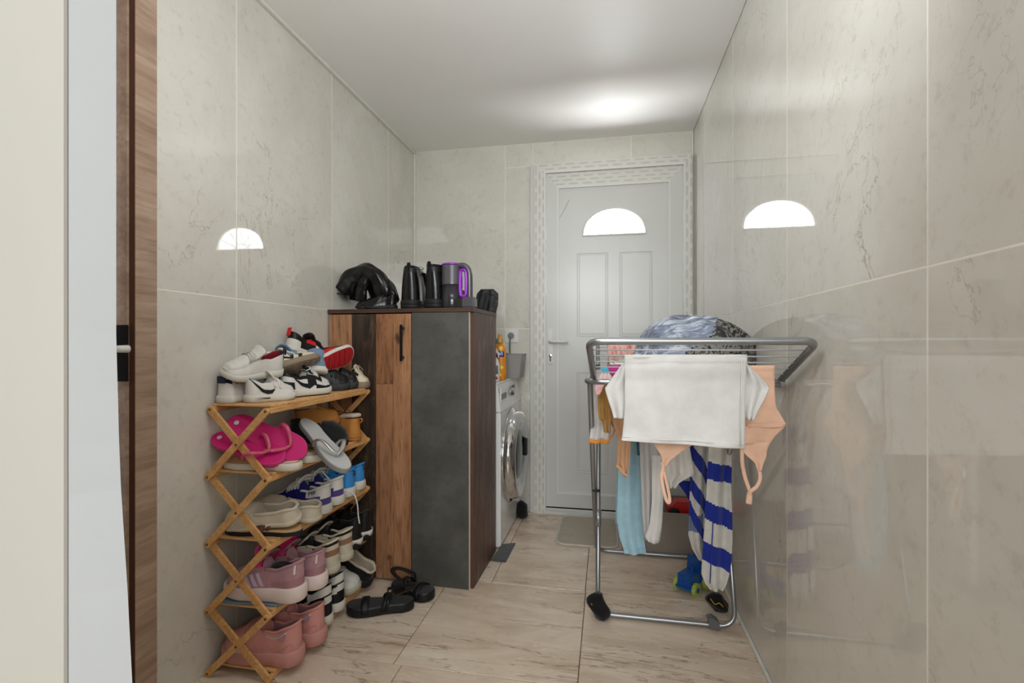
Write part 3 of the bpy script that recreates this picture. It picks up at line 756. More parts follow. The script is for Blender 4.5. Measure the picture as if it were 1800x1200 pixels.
# 2 white sneaker lying on top, red inside
S = low_sneaker('white lace-up sneaker with dark red lining lying across the pair of velcro shoes', (-1.130, 1.555, Z1+.086), (-1.208, 1.378, Z1+.078), [m_wl, m_navy], lambda s, t, d: 2 if s < .06 and t > .6 else 0, lining=m_red, tong=m_wl, lace=fab('grey_white_laces', (196, 194, 190)), up=(.32, -.1, 1), W=.084, hc=.050, ht=.064, htoe=.04, sole=(.024, .018))
S.tab(m_navy, .02, .016)
# 3,4 velcro pair with a black tick
for i, (a, b) in enumerate((((-1.150, 1.412, Z1), (-1.080, 1.552, Z1)), ((-1.198, 1.530, Z1), (-1.138, 1.668, Z1)))):
    S = low_sneaker(['white velcro kids sneaker with a big black tick, nearest of its pair', 'white velcro kids sneaker behind its mate on the top tier'][i], a, b, [m_wl], lace=None, strap=m_wl, som=m_ws, lining=m_greyl, group='pair of white velcro sneakers', bot=m_dirty, **kid)
    for sd in (1, -1): swoosh(S, sd, m_blk, .02, .52, 1.05)
    S.patch('sole_stripe', [(.02, -.16), (.40, -.13), (.40, -.20), (.02, -.28)], 1, m_blk, .006)
# 5 black and white lace-up
def z5(s, t, d):
    if s > .58 and t < .42+.9*max(0, s-.80): return 2
    if .42 < s < .74 and .85 < t < 1.55: return 2
    if s < .44 and t > .80: return 2
    if .44 < s < .60 and t < .85 and t > 2.4*(s-.44): return 2
    if s < .16 and t < .5: return 2
    return 0
S = low_sneaker('white and black lace-up sneaker pointing right on the top tier', (-1.128, 1.560, Z1), (-1.070, 1.755, Z1), [m_wl, m_blk], z5, lining=m_darkl, bow=True, W=.088, hc=.055, ht=.070, htoe=.044, sole=(.026, .02), split=(.10, m_blkr), up=(-.05, 0, 1), tong=m_blk)
for sd in (1, -1): swoosh(S, sd, m_blk, .10, .55)
# 6,7 black chunky kids pair
for i, (a, b) in enumerate((((-1.175, 1.800, Z1), (-1.062, 1.900, Z1)), ((-1.170, 1.885, Z1), (-1.052, 1.958, Z1)))):
    S = low_sneaker(['black chunky velcro kids sneaker under the red-soled shoe', 'black chunky velcro kids sneaker behind its mate'][i], a, b, [m_blk], lace=None, strap=m_blk, som=m_charc, group='pair of black velcro sneakers', W=.08, hc=.052, ht=.066, htoe=.042, sole=(.030, .024), wave=.008)
# 8 cream shoe with taupe platform at the far end
S = low_sneaker('small cream shoe with taupe platform sole at the far end of the top tier', (-1.120, 1.980, Z1), (-1.022, 2.000, Z1), [m_cream, m_darkl], lambda s, t, d: 2 if .35 < s < .62 and t > .8 else 0, lace=m_cream, som=m_taupe, bow=True, W=.07, hc=.044, ht=.056, htoe=.024, sole=(.026, .026), spring=0)
# 9 cream sandal-shoe with N marks and taupe sole lying on top
S = low_sneaker('cream shoe with black block marks tilted to show its taupe sole', (-1.165, 1.505, Z1+.082), (-1.068, 1.705, Z1+.118), [m_cream], lace=None, strap=m_blgrey, som=m_taupe, lining=m_blgrey, bot=m_taupe, up=(-.62, .22, .8), W=.08, hc=.034, ht=.046, htoe=.028, sole=(.022, .020))
for (a, b) in ((.30, .36), (.47, .52), (.60, .66)): S.patch('block_mark', [(a, .1), (b, .1), (b+.05, .9), (a+.05, .9)], 1, m_blk, .0016)
S.patch('block_mark', [(.36, .5), (.50, .1), (.50, .35), (.36, .9)], 1, m_blk, .0014)
# 10,11 blue grey velcro kids pair
S = low_sneaker('blue-grey velcro kids shoe lying behind the cream shoe', (-1.212, 1.600, Z1+.090), (-1.165, 1.790, Z1+.112), [m_blgrey, m_wl], lambda s, t, d: 2 if s < .12 else 0, lace=None, strap=m_blgrey, som=m_ws, lining=m_greyl, group='blue-grey kids shoes', up=(-.3, 0, 1), W=.08, hc=.042, ht=.052, htoe=.034, sole=(.022, .018))
S = low_sneaker('blue-grey kids shoe toe sticking out between cream shoe and red-soled shoe', (-1.150, 1.80, Z1+.066), (-1.075, 1.690, Z1+.078), [m_blgrey, m_wl], lambda s, t, d: 2 if s > .8 and t < .5 else 0, lace=None, strap=m_blgrey, som=m_ws, lining=m_greyl, group='blue-grey kids shoes', **kid)
# 12 black, white and red sneaker on the very top
def z12(s, t, d):
    if s < .20 and t < .55: return 3
    if s < .33 and t > .35: return 0
    if .3 < s < .55 and t > .7: return 2
    return 3 if s > .55 and t < .8 else 0
S = low_sneaker('black, white and red sneaker with red pull tab on top of the heap', (-1.212, 1.700, Z1+.160), (-1.150, 1.875, Z1+.105), [m_blk, m_redl, m_ws], z12, lining=m_redl, som=m_ws, lace=m_blk, tong=m_blk, up=(.10, .5, 1), W=.085, hc=.05, ht=.06, htoe=.04, sole=(.024, .02))
S.tab(m_redl, .022, .03)
# 13 grey and black shoe against the wall
low_sneaker('grey and black knitted shoe tucked against the wall behind the white sneaker', (-1.226, 1.520, Z1+.125), (-1.195, 1.690, Z1+.040), [m_charc, m_beigew], lambda s, t, d: 2 if s < .25 else 0, som=m_ws, lace=None, lining=m_blkfab, tong=m_charc, W=.055, hc=.04, ht=.05, htoe=.034, sole=(.018, .014), up=(.55, .3, 1))
# 14 red-soled sneaker tipped on its side
def z14(s, t, d): return 2 if (.45 < s < .7 and t < .9) or (s > .85) else (3 if s < .3 else 0)
S = low_sneaker('black and red sneaker tipped up with its red rubber sole facing out', (-1.150, 1.720, Z1+.085), (-1.030, 1.895, Z1+.150), [m_blk, m_redl, m_green], z14, lining=m_greyl, som=m_ws, bot=m_redr, lace=m_org, nl=4, up=(-.72, .45, .50), W=.088, hc=.046, ht=.056, htoe=.038, sole=(.018, .016))
S = low_sneaker('dark green and black sneaker behind the red-soled one', (-1.205, 1.860, Z1+.075), (-1.135, 1.990, Z1+.095), [m_green, m_blk], lambda s, t, d: 2 if s > .7 else 0, som=m_blkr, lace=m_blk, lining=m_greyl, up=(-.2, -.1, 1), W=.075, hc=.045, ht=.055, htoe=.034, sole=(.018, .014))

# --- flip flops and slippers
def footbed(S, m, me, th=.018, name='footbed', n=40, taper=0, rim=0):
    """a flat sole with an edge colour"""
    v = []; f = []; idx = []
    lv = [(0, -.003), (.15, 0), (.85, 0), (1, -.0025)]
    for h, o in lv:
        for (x, y, c) in S.outline(o, n): v.append((x, y, S.spz(c)+th*h*(1-taper*c)))
    n0 = len(S.outline(0, n))
    for li in range(3):
        for k in range(n0): f.append((li*n0+k, li*n0+(k+1) % n0, (li+1)*n0+(k+1) % n0, (li+1)*n0+k)); idx.append(1)
    f.append(tuple(range(n0))[::-1]); idx.append(1); f.append(tuple(3*n0+k for k in range(n0))); idx.append(0)
    return obj(name, v, f, [m, me], S.root, False, idx)
FW = [(.20, .385), (.32, .365), (.45, .38), (.60, .45), (.70, .485), (.76, .475)]
def flip_flop(label, group, A, B, up, W, m, me, ms, th=.018, stud=None, side=.55, post=.80, sr=.006, hi=.032, dot=None):
    S = Shoe('flip_flop', label, group, A, B, W=W, up=up, wpts=FW, spring=0, cat='flip flop'); footbed(S, m, me, th)
    L = S.L; P = Vector((0, post*L, th)); g = G(); st = []
    for sd in (1, -1):
        pts = cat_rom([P+Vector((0, 0, .012)), Vector((sd*.20*W, (post-.04)*L, th+hi*.62)), Vector((sd*.42*W, (post-.13)*L, th+hi)), Vector((sd*.50*W, (side+.03)*L, th+hi*.55)), Vector((sd*S.w(side)*1.0, side*L, th*.6))], 7)
        g.add(*tube_g(pts, [sr*(.8+.5*min(1, k/8)) for k in range(len(pts))], 8, flat=.5)); st.append(pts)
    sp = g.build('strap', ms, S.root, True)
    tube('toe_post', [P-Vector((0, 0, .004)), P+Vector((0, 0, .014))], .0028, ms, S.root, seg=8)
    if stud:
        gg = G()
        for pts in st:
            for k in range(1, len(pts)-5):
                for e in (0, .5):
                    p = pts[k].lerp(pts[k+1], e)+Vector((0, .0, sr*.55)); gg.add(*lathe_g([(.0006, -.0014), (.0018, -.0006), (.0018, .0006), (.0006, .0016)], 5, p))
        gg.build('studs', stud, sp)
    if dot:
        G().add(*lathe_g([(.0075, 0), (.0075, .0012), (.004, .0016)], 14, (0, .07*L+.008, th-.0004))).build('logo_disc', dot, S.root)
    return S
A = at(405, 748, x=-1.205); B = at(536, 797, x=-1.040)
flip_flop('fuchsia flip-flop with studded straps, upper of the two, leaning toward the room', 'fuchsia flip-flops', at(404, 740, x=-1.212), at(538, 800, y=1.475), (.18, -.80, .60), .098, m_fuch, m_fuch2, m_fuchp, stud=m_gold, dot=m_silv)
flip_flop('fuchsia flip-flop with studded straps, lower one behind the near cross bars', 'fuchsia flip-flops', at(376, 772, y=1.392), at(500, 812, y=1.415), (.15, -.60, .78), .088, m_fuch, m_fuch2, m_fuchp, stud=m_gold, dot=m_silv, th=.022)
flip_flop('silver-grey flip-flop hanging over the front edge of the second tier', None, at(533, 742, y=1.66), at(606, 833, y=1.44), (.62, -.30, .75), .088, m_greyf, m_greye, m_silp, th=.018, hi=.034, sr=.006)
# house slippers under the flip flops
def slipper(label, group, A, B, m_up, m_fb, m_so, W=.09, cov=.52, hc=.035, ht=.055, htoe=.045, so=(.022, .018), name='slipper', rim=None, lin=None, up=(0, 0, 1), hheel=.15, spring=.006):
    S = Shoe(name, label, group, A, B, W=W, hc=hc, ht=ht, htoe=htoe, sole=so, op=cov, cat='slipper', up=up, hheel=hheel, spring=spring)
    S.hc = [(0, .003), (cov-.16, .003), (cov-.03, hc*.6), (cov+.10, hc*.85), (.82, htoe*.6), (1, htoe*.3)] if hheel < .3 else S.hc
    S.top = [(0, .004), (cov-.10, .004 if hheel < .3 else ht), (cov, ht), (cov+.2, ht*.95), (.84, htoe), (.94, htoe*.75), (1, htoe*.3)] if hheel < .3 else S.top
    S.upper([m_up, lin or m_fb], None, 44); S.sole(m_so)
    if rim: S.collar(rim, .0055)
    return S
slipper('white-soled slipper with camel teddy toe on the second tier, nearest', 'teddy slippers', (-.972, 1.432, Z2), (-1.226, 1.426, Z2), m_teddy, m_offw, m_offw)
slipper('white-soled slipper with camel teddy toe behind its mate', 'teddy slippers', (-.975, 1.548, Z2), (-1.222, 1.532, Z2), m_teddy, m_offw, m_offw)
S = slipper('black wool clog slipper with felt toe on the second tier', None, (-1.195, 1.690, Z2+.04), (-1.000, 1.775, Z2+.004), m_wblack, m_blkfab, m_blkr, W=.092, cov=.50, hheel=1.0, hc=.050, ht=.070, htoe=.060, rim=m_blkfab)
# strappy black sandal at the back of the second tier
def sandal(label, group, A, B, m, mf, W=.09, up=(0, 0, 1), th=.026, back=True, bands=(.72, .45), parent_name='sandal', mb=None, hi=.040):
    S = Shoe(parent_name, label, group, A, B, W=W, up=up, wpts=FW, spring=.004, cat='sandal'); footbed(S, mf, m, th)
    for s in bands:
        v = []; f = []; n = 16; sl = .0
        for i in range(n+1):
            a = PI*i/n; x = -math.cos(a)*(S.w(s)+.002); z = th*.4+math.sin(a)**.75*(hi if s > .6 else hi*1.25)
            for e in (-1, -.4, .4, 1): v.append((x, (s+e*.055)*S.L-(.02*math.sin(a) if s < .6 else 0), z-.0012*abs(e)))
        for i in range(n):
            for k in range(3): q = i*4+k; f.append((q, q+1, q+5, q+4))
        mod_solid(obj('strap', v, f, mb or m, S.root, True), .004, 1)
    if back:
        pts = []
        for i in range(17):
            a = PI*i/16; pts.append((-math.cos(a)*(S.w(.3)+.001), .40*S.L-math.sin(a)*.385*S.L, th+.030+.020*math.sin(a)))
        pts = [(-S.w(.42), .42*S.L, th*.5)]+pts+[(S.w(.42), .42*S.L, th*.5)]
        g = G().add(*tube_g(pts, .011, 8, flat=.25, up=(0, 0, 1))); g.build('heel_strap', mb or m, S.root, True)
    return S
sandal('flat black sandal lying at the wall behind the fuchsia flip-flops', None, (-1.222, 1.590, Z2+.02), (-1.12, 1.70, Z2), m_blk, m_darkl, .075, th=.014, back=False)
# tan boots
def boot(label, group, A, B, ums, som, lining, W=.08, hc=.12, ht=.125, htoe=.05, sole=(.032, .026), up=(0, 0, 1), op=.50, lace=None, cuff=None, tabm=None, tread=None, name='boot', wave=0, cat='boot', tong=True, hh=1.0):
    S = Shoe(name, label, group, A, B, W=W, hc=hc, ht=ht, htoe=htoe, sole=sole, up=up, op=op, cat=cat, wave=wave, hheel=hh)
    S.hc = [(0, hc), (.12, hc), (.3, hc*.97), (op-.07, hc*.95), (op+.05, htoe*1.15), (.80, htoe*.7), (1, htoe*.35)]
    S.top = [(0, hc+.002), (op-.06, ht), (op+.0, ht*.86), (op+.16, htoe*1.35), (.82, htoe*1.05), (.93, htoe*.8), (1, htoe*.35)]
    S.upper([ums[0], lining]+list(ums[1:]), (lambda s, t, d: 2 if s < .30 and t > .86 else 0) if len(ums) > 1 else None, 60)
    S.sole(som, lv=[(0, -.001), (.35, 0), (.40, -.0015), (.45, 0), (.9, 0), (1, -.003)]); S.tread(som, 8)
    if tong: S.tongue(ums[0], rise=.01, lift=.002)
    if lace: S.laces(lace, 7, s0=op+.14, s1=op-.04, bow=True, r=.002, wide=.30)
    if cuff: S.collar(cuff, .008)
    if tabm:
        tube('pull_loop', cat_rom([(0, .0, hc+sole[0]-.025), (0, -.014, hc+sole[0]-.012), (0, -.022, hc+sole[0]-.020), (0, -.012, hc+sole[0]-.032), (0, 0, hc+sole[0]-.030)], 4), .0045, tabm, S.root, seg=6, flat=.4)
    return S
boot('upright tan kids boot with fleece cuff at the far end of the second tier', 'tan kids boots', (-1.020, 1.905, Z2), (-1.190, 1.955, Z2), [m_tan, m_dbrown], m_tansole, m_fleece, W=.075, hc=.082, ht=.088, htoe=.042, sole=(.024, .02), lace=m_dbrown, cuff=m_fleece, tabm=m_tan)
boot('tan nubuck kids boot lying on its side behind the black clog', 'tan kids boots', (-1.205, 1.765, Z2+.055), (-1.095, 1.885, Z2+.075), [m_tan, m_dbrown], m_tansole, m_fleece, W=.072, hc=.075, ht=.08, htoe=.042, sole=(.022, .02), up=(-.7, -.75, .35), lace=m_tan, cuff=m_fleece)

# --- third tier
for i, (a, b) in enumerate((((-.995, 1.470, Z3+.036), (-1.232, 1.432, Z3+.018)), ((-.985, 1.568, Z3+.004), (-1.228, 1.535, Z3+.022)))):
    S = slipper(['cream knitted slip-on shoe lying over the brown sandal', 'cream knitted slip-on shoe squashed beside the purple sneaker'][i], 'cream knitted slip-ons', a, b, m_beigew, fab('pale_grey_lining', (196, 188, 172)), m_beigew, W=.098, cov=.56, hheel=.9, hc=.040, ht=.056, htoe=.050, so=(.014, .010), name='slip_on_shoe', rim=m_beigew, up=((.05, -.28, 1), (.1, -.1, 1))[i])
S = Shoe('sandal', 'brown leather toe sandal with cork footbed under the cream slip-on', None, (-.972, 1.446, Z3), (-1.230, 1.424, Z3), W=.092, wpts=FW, spring=.0, cat='sandal'); footbed(S, m_cork, m_blkr, .014)
v = []; f = []
for i in range(17):
    a = PI*i/16
    for e in (-1, 0, 1): v.append((-math.cos(a)*(S.w(.5)+.002), (.52+e*.09)*S.L, .006+math.sin(a)**.8*.030))
for i in range(16):
    for k in range(2): q = i*3+k; f.append((q, q+1, q+4, q+3))
mod_solid(obj('strap', v, f, m_wine, S.root, True), .003, 1)
tube('strap_knot', cat_rom([(-.03, .40*S.L, .020), (0, .36*S.L, .034), (.03, .30*S.L, .022), (.005, .26*S.L, .020)], 5), .006, m_wine, S.root, flat=.4)
def zp(s, t, d):
    if s < .07: return 0 if t > .35 else 2
    if t > .55 and s < .40 and t > .5+.6*abs(s-.2)*0: return 0 if s < .34 else 3
    if s < .36 and t <= .58 - max(0, (s-.24))*2: return 2
    if .36 <= s < .62: return 4 if (s > .56 and t < .35) else 3
    if s > .62 and t < .7: return 0
    return 3 if t < 1.5 else 0
for i, (a, b) in enumerate((((-.992, 1.640, Z3), (-1.225, 1.655, Z3)), ((-1.000, 1.742, Z3), (-1.228, 1.757, Z3)))):
    S = low_sneaker(['white and purple sneaker with lettered heel beside the cream slip-on', 'white and purple sneaker with lettered heel beside the blue sneaker'][i], a, b, [m_wl, m_purp, m_nblue, m_lime], zp, som=m_ws, lining=m_greyl, bow=True, W=.094, hc=.060, ht=.084, htoe=.046, sole=(.034, .022), split=(.10, m_blkr), group='white and purple sneakers', collar=m_wl)
    p = S.closed(.13, .245, .003); q = S.closed(.28, .245, .003); dx = (p-q).normalized(); zz = (S.closed(.20, .29, .003)-S.closed(.20, .2, .003)).normalized()
    text_obj('heel_lettering', 'Pol', .026, axes((p+q)/2-dx*.004, dx, zz, dx.cross(zz)), m_blk, S.up, .0006)
    if i == 1: tube('loose_lace', cat_rom([S.closed(.40, .5, .01), Vector((.03, .035, .05)), Vector((.052, -.012, .030)), Vector((.056, -.030, -.01)), Vector((.055, -.036, -.06)), Vector((.050, -.045, -.088))], 6), .0026, m_lace, S.root, seg=6)
for i, (a, b) in enumerate((((-1.008, 1.845, Z3), (-1.225, 1.850, Z3)), ((-1.015, 1.942, Z3), (-1.228, 1.945, Z3)))):
    S = low_sneaker(['sky blue leather sneaker beside the purple pair', 'sky blue leather sneaker, farthest on the third tier'][i], a, b, [m_sky], som=m_ws, lining=W_('blue_lining', (20, 92, 150)), bow=(i == 0), W=.088, hc=.062, ht=.080, htoe=.046, sole=(.036, .026), split=(.10, m_skyd), group='sky blue sneakers', spring=.006, collar=m_sky)
    p = S.closed(.0, .24); text_obj('heel_lettering', 'NIKE', .010, axes(Vector((0, -.0035, p.z-.008)), Vector((-1, 0, 0)), Vector((0, 0, 1)), Vector((0, -1, 0))) @ Matrix.Rotation(.0, 4, 'Z'), m_navy, S.up, .0006)
    v = []; f = []
    for k in range(9):
        c = k/8; x = -.014+.028*c; v += [(-x, -.0035, p.z+.004+.010*c**1.5-.004*(1-c)), (-x, -.0035, p.z-.002+.015*c**2.2-.002*(1-c)*c*4)]
    for k in range(8): f.append((2*k, 2*k+1, 2*k+3, 2*k+2))
    mod_solid(obj('heel_tick', v, f, m_navy, S.up), .0012, 0)

# --- fourth tier
def zm(s, t, d):
    if s < .34 and t < .38: return 2
    return 2 if s > .86 and t < .5 else 0
for i, (a, b) in enumerate((((-.958, 1.428, Z4+.011), (-1.226, 1.436, Z4+.011)), ((-.950, 1.536, Z4), (-1.225, 1.548, Z4)))):
    S = low_sneaker(['mauve running shoe with three stripes and a black sock inside, nearest on fourth tier', 'mauve running shoe with hot pink ribbon lace behind its mate'][i], a, b, [m_mauve, m_mauve2], zm, som=m_pinksole, lace=m_hot, nl=4, lining=m_mauve2, W=.098, hc=.066, ht=.088, htoe=.050, sole=(.046, .030), group='mauve running shoes', over=.008, tong=m_mauve2, collar=m_mauve)
    for k in range(3): S.patch('side_stripe', [(.42+k*.075, .12), (.46+k*.075, .12), (.54+k*.075, .80), (.50+k*.075, .80)], -1, m_lilac, .0018); 
    S.patch('reflector', [(.035, .55), (.05, .55), (.05, 1.0), (.035, 1.0)], -1, m_silv, .002)
    p = S.closed(.50, .5, .012)
    g = G()
    for sd in (1, -1):
        g.add(*tube_g(cat_rom([p, p+Vector((sd*.018, -.006, .034)), p+Vector((sd*.030, -.014, .054)), p+Vector((sd*.046, .0, .026)), p+Vector((sd*.02, .004, .0)), p], 5), .0105, 8, flat=.28))
        g.add(*tube_g(cat_rom([p, p+Vector((sd*.020, .010, -.004)), p+Vector((sd*.042, .004, -.024))], 5), .0075, 8, flat=.28))
    g.add(*lathe_g([(.004, -.009), (.011, -.004), (.011, .005), (.004, .010)], 10, p+Vector((0, 0, .004)))); g.build('ribbon_bow', m_hot, S.root, True)
    if i == 0:
        sk = thing('sock', 'balled black sock with yellow mark stuffed in the mauve running shoe', 'sock', mat=S.M.copy())
        v, f = lathe_g([(.004, -.030), (.020, -.024), (.026, 0), (.022, .022), (.006, .032)], 14, (0, 0, 0), 1, 1.9)
        v = [Vector((x*(1+.1*math.sin(9*y*30)), .068+y, .090+z*.62+.004*math.sin(x*200))) for x, y, z in v]; obj('sock_body', v, f, m_blkfab, sk, True)
        box('toe_mark', -.020, -.004, .028, .034, .086, .100, m_yell, sk, .001)
def zc(s, t, d):
    if s < .34:
        if t < .42: return 2 if False else 0
        if t < .66: return 3
        return 4 if t < 1.0 - 0 and t > .86 else 2
    return 2 if t < 1 else 4
for i, (a, b) in enumerate((((-.962, 1.645, Z4), (-1.218, 1.662, Z4)), ((-.968, 1.752, Z4), (-1.218, 1.768, Z4)))):
    S = low_sneaker(['sand, brown and black sneaker beside the mauve runners', 'sand, brown and black sneaker beside the black wavy-soled shoe'][i], a, b, [m_dirty, m_sand, m_brownb, m_blkfab], zc, som=m_dirty, lining=m_darkl, W=.10, hc=.078, ht=.088, htoe=.048, sole=(.026, .02), group='sand and brown sneakers', over=.003, collar=m_cream, lace=m_darkl)
for i, (a, b) in enumerate((((-.985, 1.855, Z4), (-1.22, 1.866, Z4)), ((-.988, 1.948, Z4), (-1.22, 1.950, Z4)))):
    S = low_sneaker(['black shoe with white wavy midsole beside the sand sneaker', 'black shoe with white wavy midsole at the far end of the fourth tier'][i], a, b, [m_blk], som=m_blkr, W=.092, hc=.070, ht=.084, htoe=.046, sole=(.040, .028), group='black wavy-soled shoes', lace=m_blk, wave=.010)
    # wavy white band
    v = []; f = []; ring = S.outline(.0058, 60); n = len(ring)
    for (x, y, c) in ring:
        z1 = S.zmin(c)+.001; z0 = S.spz(c)+(S.zmin(c)-S.spz(c))*(.42+.30*math.sin(c*38)); v += [(x, y, z0), (x, y, z1)]
    for k in range(n): a_ = 2*k; b_ = 2*((k+1) % n); f.append((a_, b_, b_+1, a_+1))
    mod_solid(obj('midsole_wave', v, f, m_wl, S.root, True), .002, 0)
S = slipper('slate blue flat insole-like slipper under the nearest mauve running shoe', None, (-1.01, 1.418, Z4), (-1.240, 1.416, Z4), m_bluefoam, m_bluefoam, m_bluefoam, W=.078, cov=.55, hc=.003, ht=.003, htoe=.003, so=(.006, .006), spring=.002)

# --- bottom tier
for i, (a, b) in enumerate((((-.970, 1.434, Z5), (-1.232, 1.432, Z5)), ((-.958, 1.545, Z5), (-1.215, 1.541, Z5)))):
    S = low_sneaker(['chunky salmon pink running shoe at the near bottom corner of the rack', 'chunky salmon pink running shoe behind its mate on the bottom tier'][i], a, b, [m_salmon, m_salmon2], lambda s, t, d: 2 if t < .25 or s > .88 else 0, som=m_salmon2, lace=m_salmon2, nl=5, lining=m_mauve2, W=.102, hc=.072, ht=.090, htoe=.052, sole=(.044, .032), group='salmon pink running shoes', over=.008, wave=.006, collar=m_salmon, bow=True)
    S.patch('side_flash', [(.58, .02), (.74, .06), (.76, .32), (.66, .38)], -1, m_silv, .002)
    S.patch('overlay', [(.03, .0), (.30, .0), (.52, .0), (.50, .34), (.42, .12), (.36, .42), (.29, .16), (.20, .44), (.14, .20), (.04, .36)], -1, m_salmon2, .0024)
    S.patch('mesh_panel', [(.60, .40), (.78, .38), (.80, .72), (.66, .95)], -1, m_mauve, .0014)
    S.patch('heel_window', [(.12, .55), (.20, .52), (.24, .74), (.18, .88), (.11, .76)], -1, m_mauve, .0022)
    tube('piping', [S.closed(.10+.30*k/10, .3*(.80-.12*math.sin(k/10*PI)), .002) for k in range(11)], .0016, m_silv, S.up, seg=5)
def zd(s, t, d):
    if t > .74 and s < .34 and t < 1.2: return 0
    if .05 < s < .26 and .38 < t < .60-.6*(s-.05): return 0
    if s < .05 and .40 < t < .66: return 0
    if .52 < s < .80 and 1.05 < t < 2: return 0
    if s > .56 and s < .72 and t < .8 : return 0
    return 2
for i, (a, b) in enumerate((((-.992, 1.648, Z5), (-1.228, 1.660, Z5)), ((-.998, 1.745, Z5), (-1.228, 1.757, Z5)))):
    S = low_sneaker(['black and white high sneaker on the bottom tier beside the salmon shoe', 'black and white high sneaker on the bottom tier, behind its mate'][i], a, b, [m_wl, m_blk], zd, som=m_ws, lining=m_darkl, W=.092, hc=.092, ht=.105, htoe=.048, sole=(.034, .024), split=(.10, m_blkr), group='black and white high sneakers', spring=.006, tong=m_blk)
    for sd in (1, -1): swoosh(S, sd, m_wl, .22, .66, .9)
low_sneaker('white leather sneaker, toe out, at the far end of the bottom tier', (-1.215, 1.868, Z5), (-1.005, 1.885, Z5), [m_wl], som=m_dirty, lining=m_greyl, W=.096, hc=.058, ht=.070, htoe=.046, sole=(.03, .024))
S = slipper('black platform slipper with fleece lining leaning nose-down between rack and cabinet', None, at(648, 1030, y=1.945), at(566, 962, y=2.0), m_blkfab, m_fleece, m_blkr, W=.098, cov=.56, hheel=.9, hc=.050, ht=.080, htoe=.060, so=(.034, .030), rim=m_fleece, up=(.42, -.22, .85), spring=0)
g = G()
for k in range(26):
    s = .05+.5*(k % 13)/12; p = S.closed(s, .30 if k < 13 else .70, .004)
    g.add(*tube_g([p+Vector((.004*math.cos(a), .004*math.sin(a), 0)) for a in [2*PI*q/8 for q in range(8)]], .0009, 4, closed=True))
g.build('lace_trim', m_cream, S.root)
# --- on the floor
sandal('black chunky sandal on the floor in front of the wooden cabinet door', 'black chunky sandals', (-.755, 1.862, .001), (-.995, 1.765, .001), m_blk, m_darkl, .094, th=.036, mb=m_blk, hi=.042)
sandal('black chunky sandal turned the other way, heel strap against the cabinet', 'black chunky sandals', (-.90, 1.985, .001), (-.700, 1.925, .001), m_blk, m_darkl, .094, th=.036, mb=m_blk, hi=.042)
# ------------------------------------------------ on the cabinet
CT = CH+.0005
m_gloss = W_('glossy_black_leather', (16, 16, 17), rough=.22, bump=.3, scale=14)
# slouched tall boots
sb = thing('slouch_boots', 'pair of tall black leather boots flopped over, leftmost on the cabinet', 'boots', (at(650, 535, y=2.16).x, 2.16, CT))
def P2(px, py, y=2.16): return at(px, py, y=y)
g = G()
def shaft(pts, R, fl, name, sub=5, wr=.006):
    Q = cat_rom(pts, sub); n = len(Q); rr = [interp([(i/(len(R)-1), r) for i, r in enumerate(R)], k/(n-1)) for k in range(n)]
    v, f = tube_g(Q, rr, 22, flat=fl, up=(0, 1, 0))
    for i in range(n):
        for k in range(22):
            w = 2*PI*k/22; c = Q[i]; d = v[i*22+k]-c
            v[i*22+k] = c+d*(1+.10*math.sin(3*w+i*.35)+.07*math.sin(7*w-i*.5)+.05*math.sin(i*1.1+w))
    return obj(name, v, f, m_gloss, sb, True)
shaft([P2(676, 528), P2(672, 508), P2(660, 488), P2(641, 482), P2(622, 492), P2(606, 513)], [.034, .042, .048, .048, .050, .052], .8, 'shaft')
shaft([P2(628, 528, 2.24), P2(632, 500, 2.24), P2(646, 485, 2.22), P2(668, 497, 2.20), P2(686, 516, 2.18), P2(696, 529, 2.17)], [.036, .044, .046, .046, .040, .022], .8, 'shaft')
shaft([P2(634, 530, 2.13), P2(636, 512, 2.13), P2(640, 496, 2.13), P2(646, 486, 2.15)], [.024, .026, .030, .030], .7, 'shaft')
for a, b in (((-.985, 2.20), (-1.145, 2.12)), ((-.945, 2.12), (-1.08, 2.085))):
    S = Shoe('boot_foot_tmp', 'x', None, (a[0], a[1], CT), (b[0], b[1], CT), W=.075, hc=.045, ht=.055, htoe=.035, sole=(.020, .008), op=.40)
    u = S.upper([m_gloss, m_blkfab], None, 30); so = S.sole(m_blkr); r = S.root
    for o, nm in ((u, 'foot'), (so, 'sole')):
        me = o.data
        for q in me.vertices: q.co = S.M @ q.co - sb.location
        o.parent = sb; o.name = nm
    bpy.data.objects.remove(r)
shaft([P2(668, 531, 2.20), P2(664, 512, 2.19), P2(656, 494, 2.18), P2(645, 488, 2.18)], [.040, .040, .036, .030], .8, 'shaft')
# cuff opening of the flopped shaft
tube('cuff_edge', [P2(606, 513)+Vector((.052*math.cos(a), .032*math.sin(a), -.012*math.cos(a)-.014)) for a in [2*PI*k/20 for k in range(20)]], .003, m_gloss, sb, closed=True, seg=6)
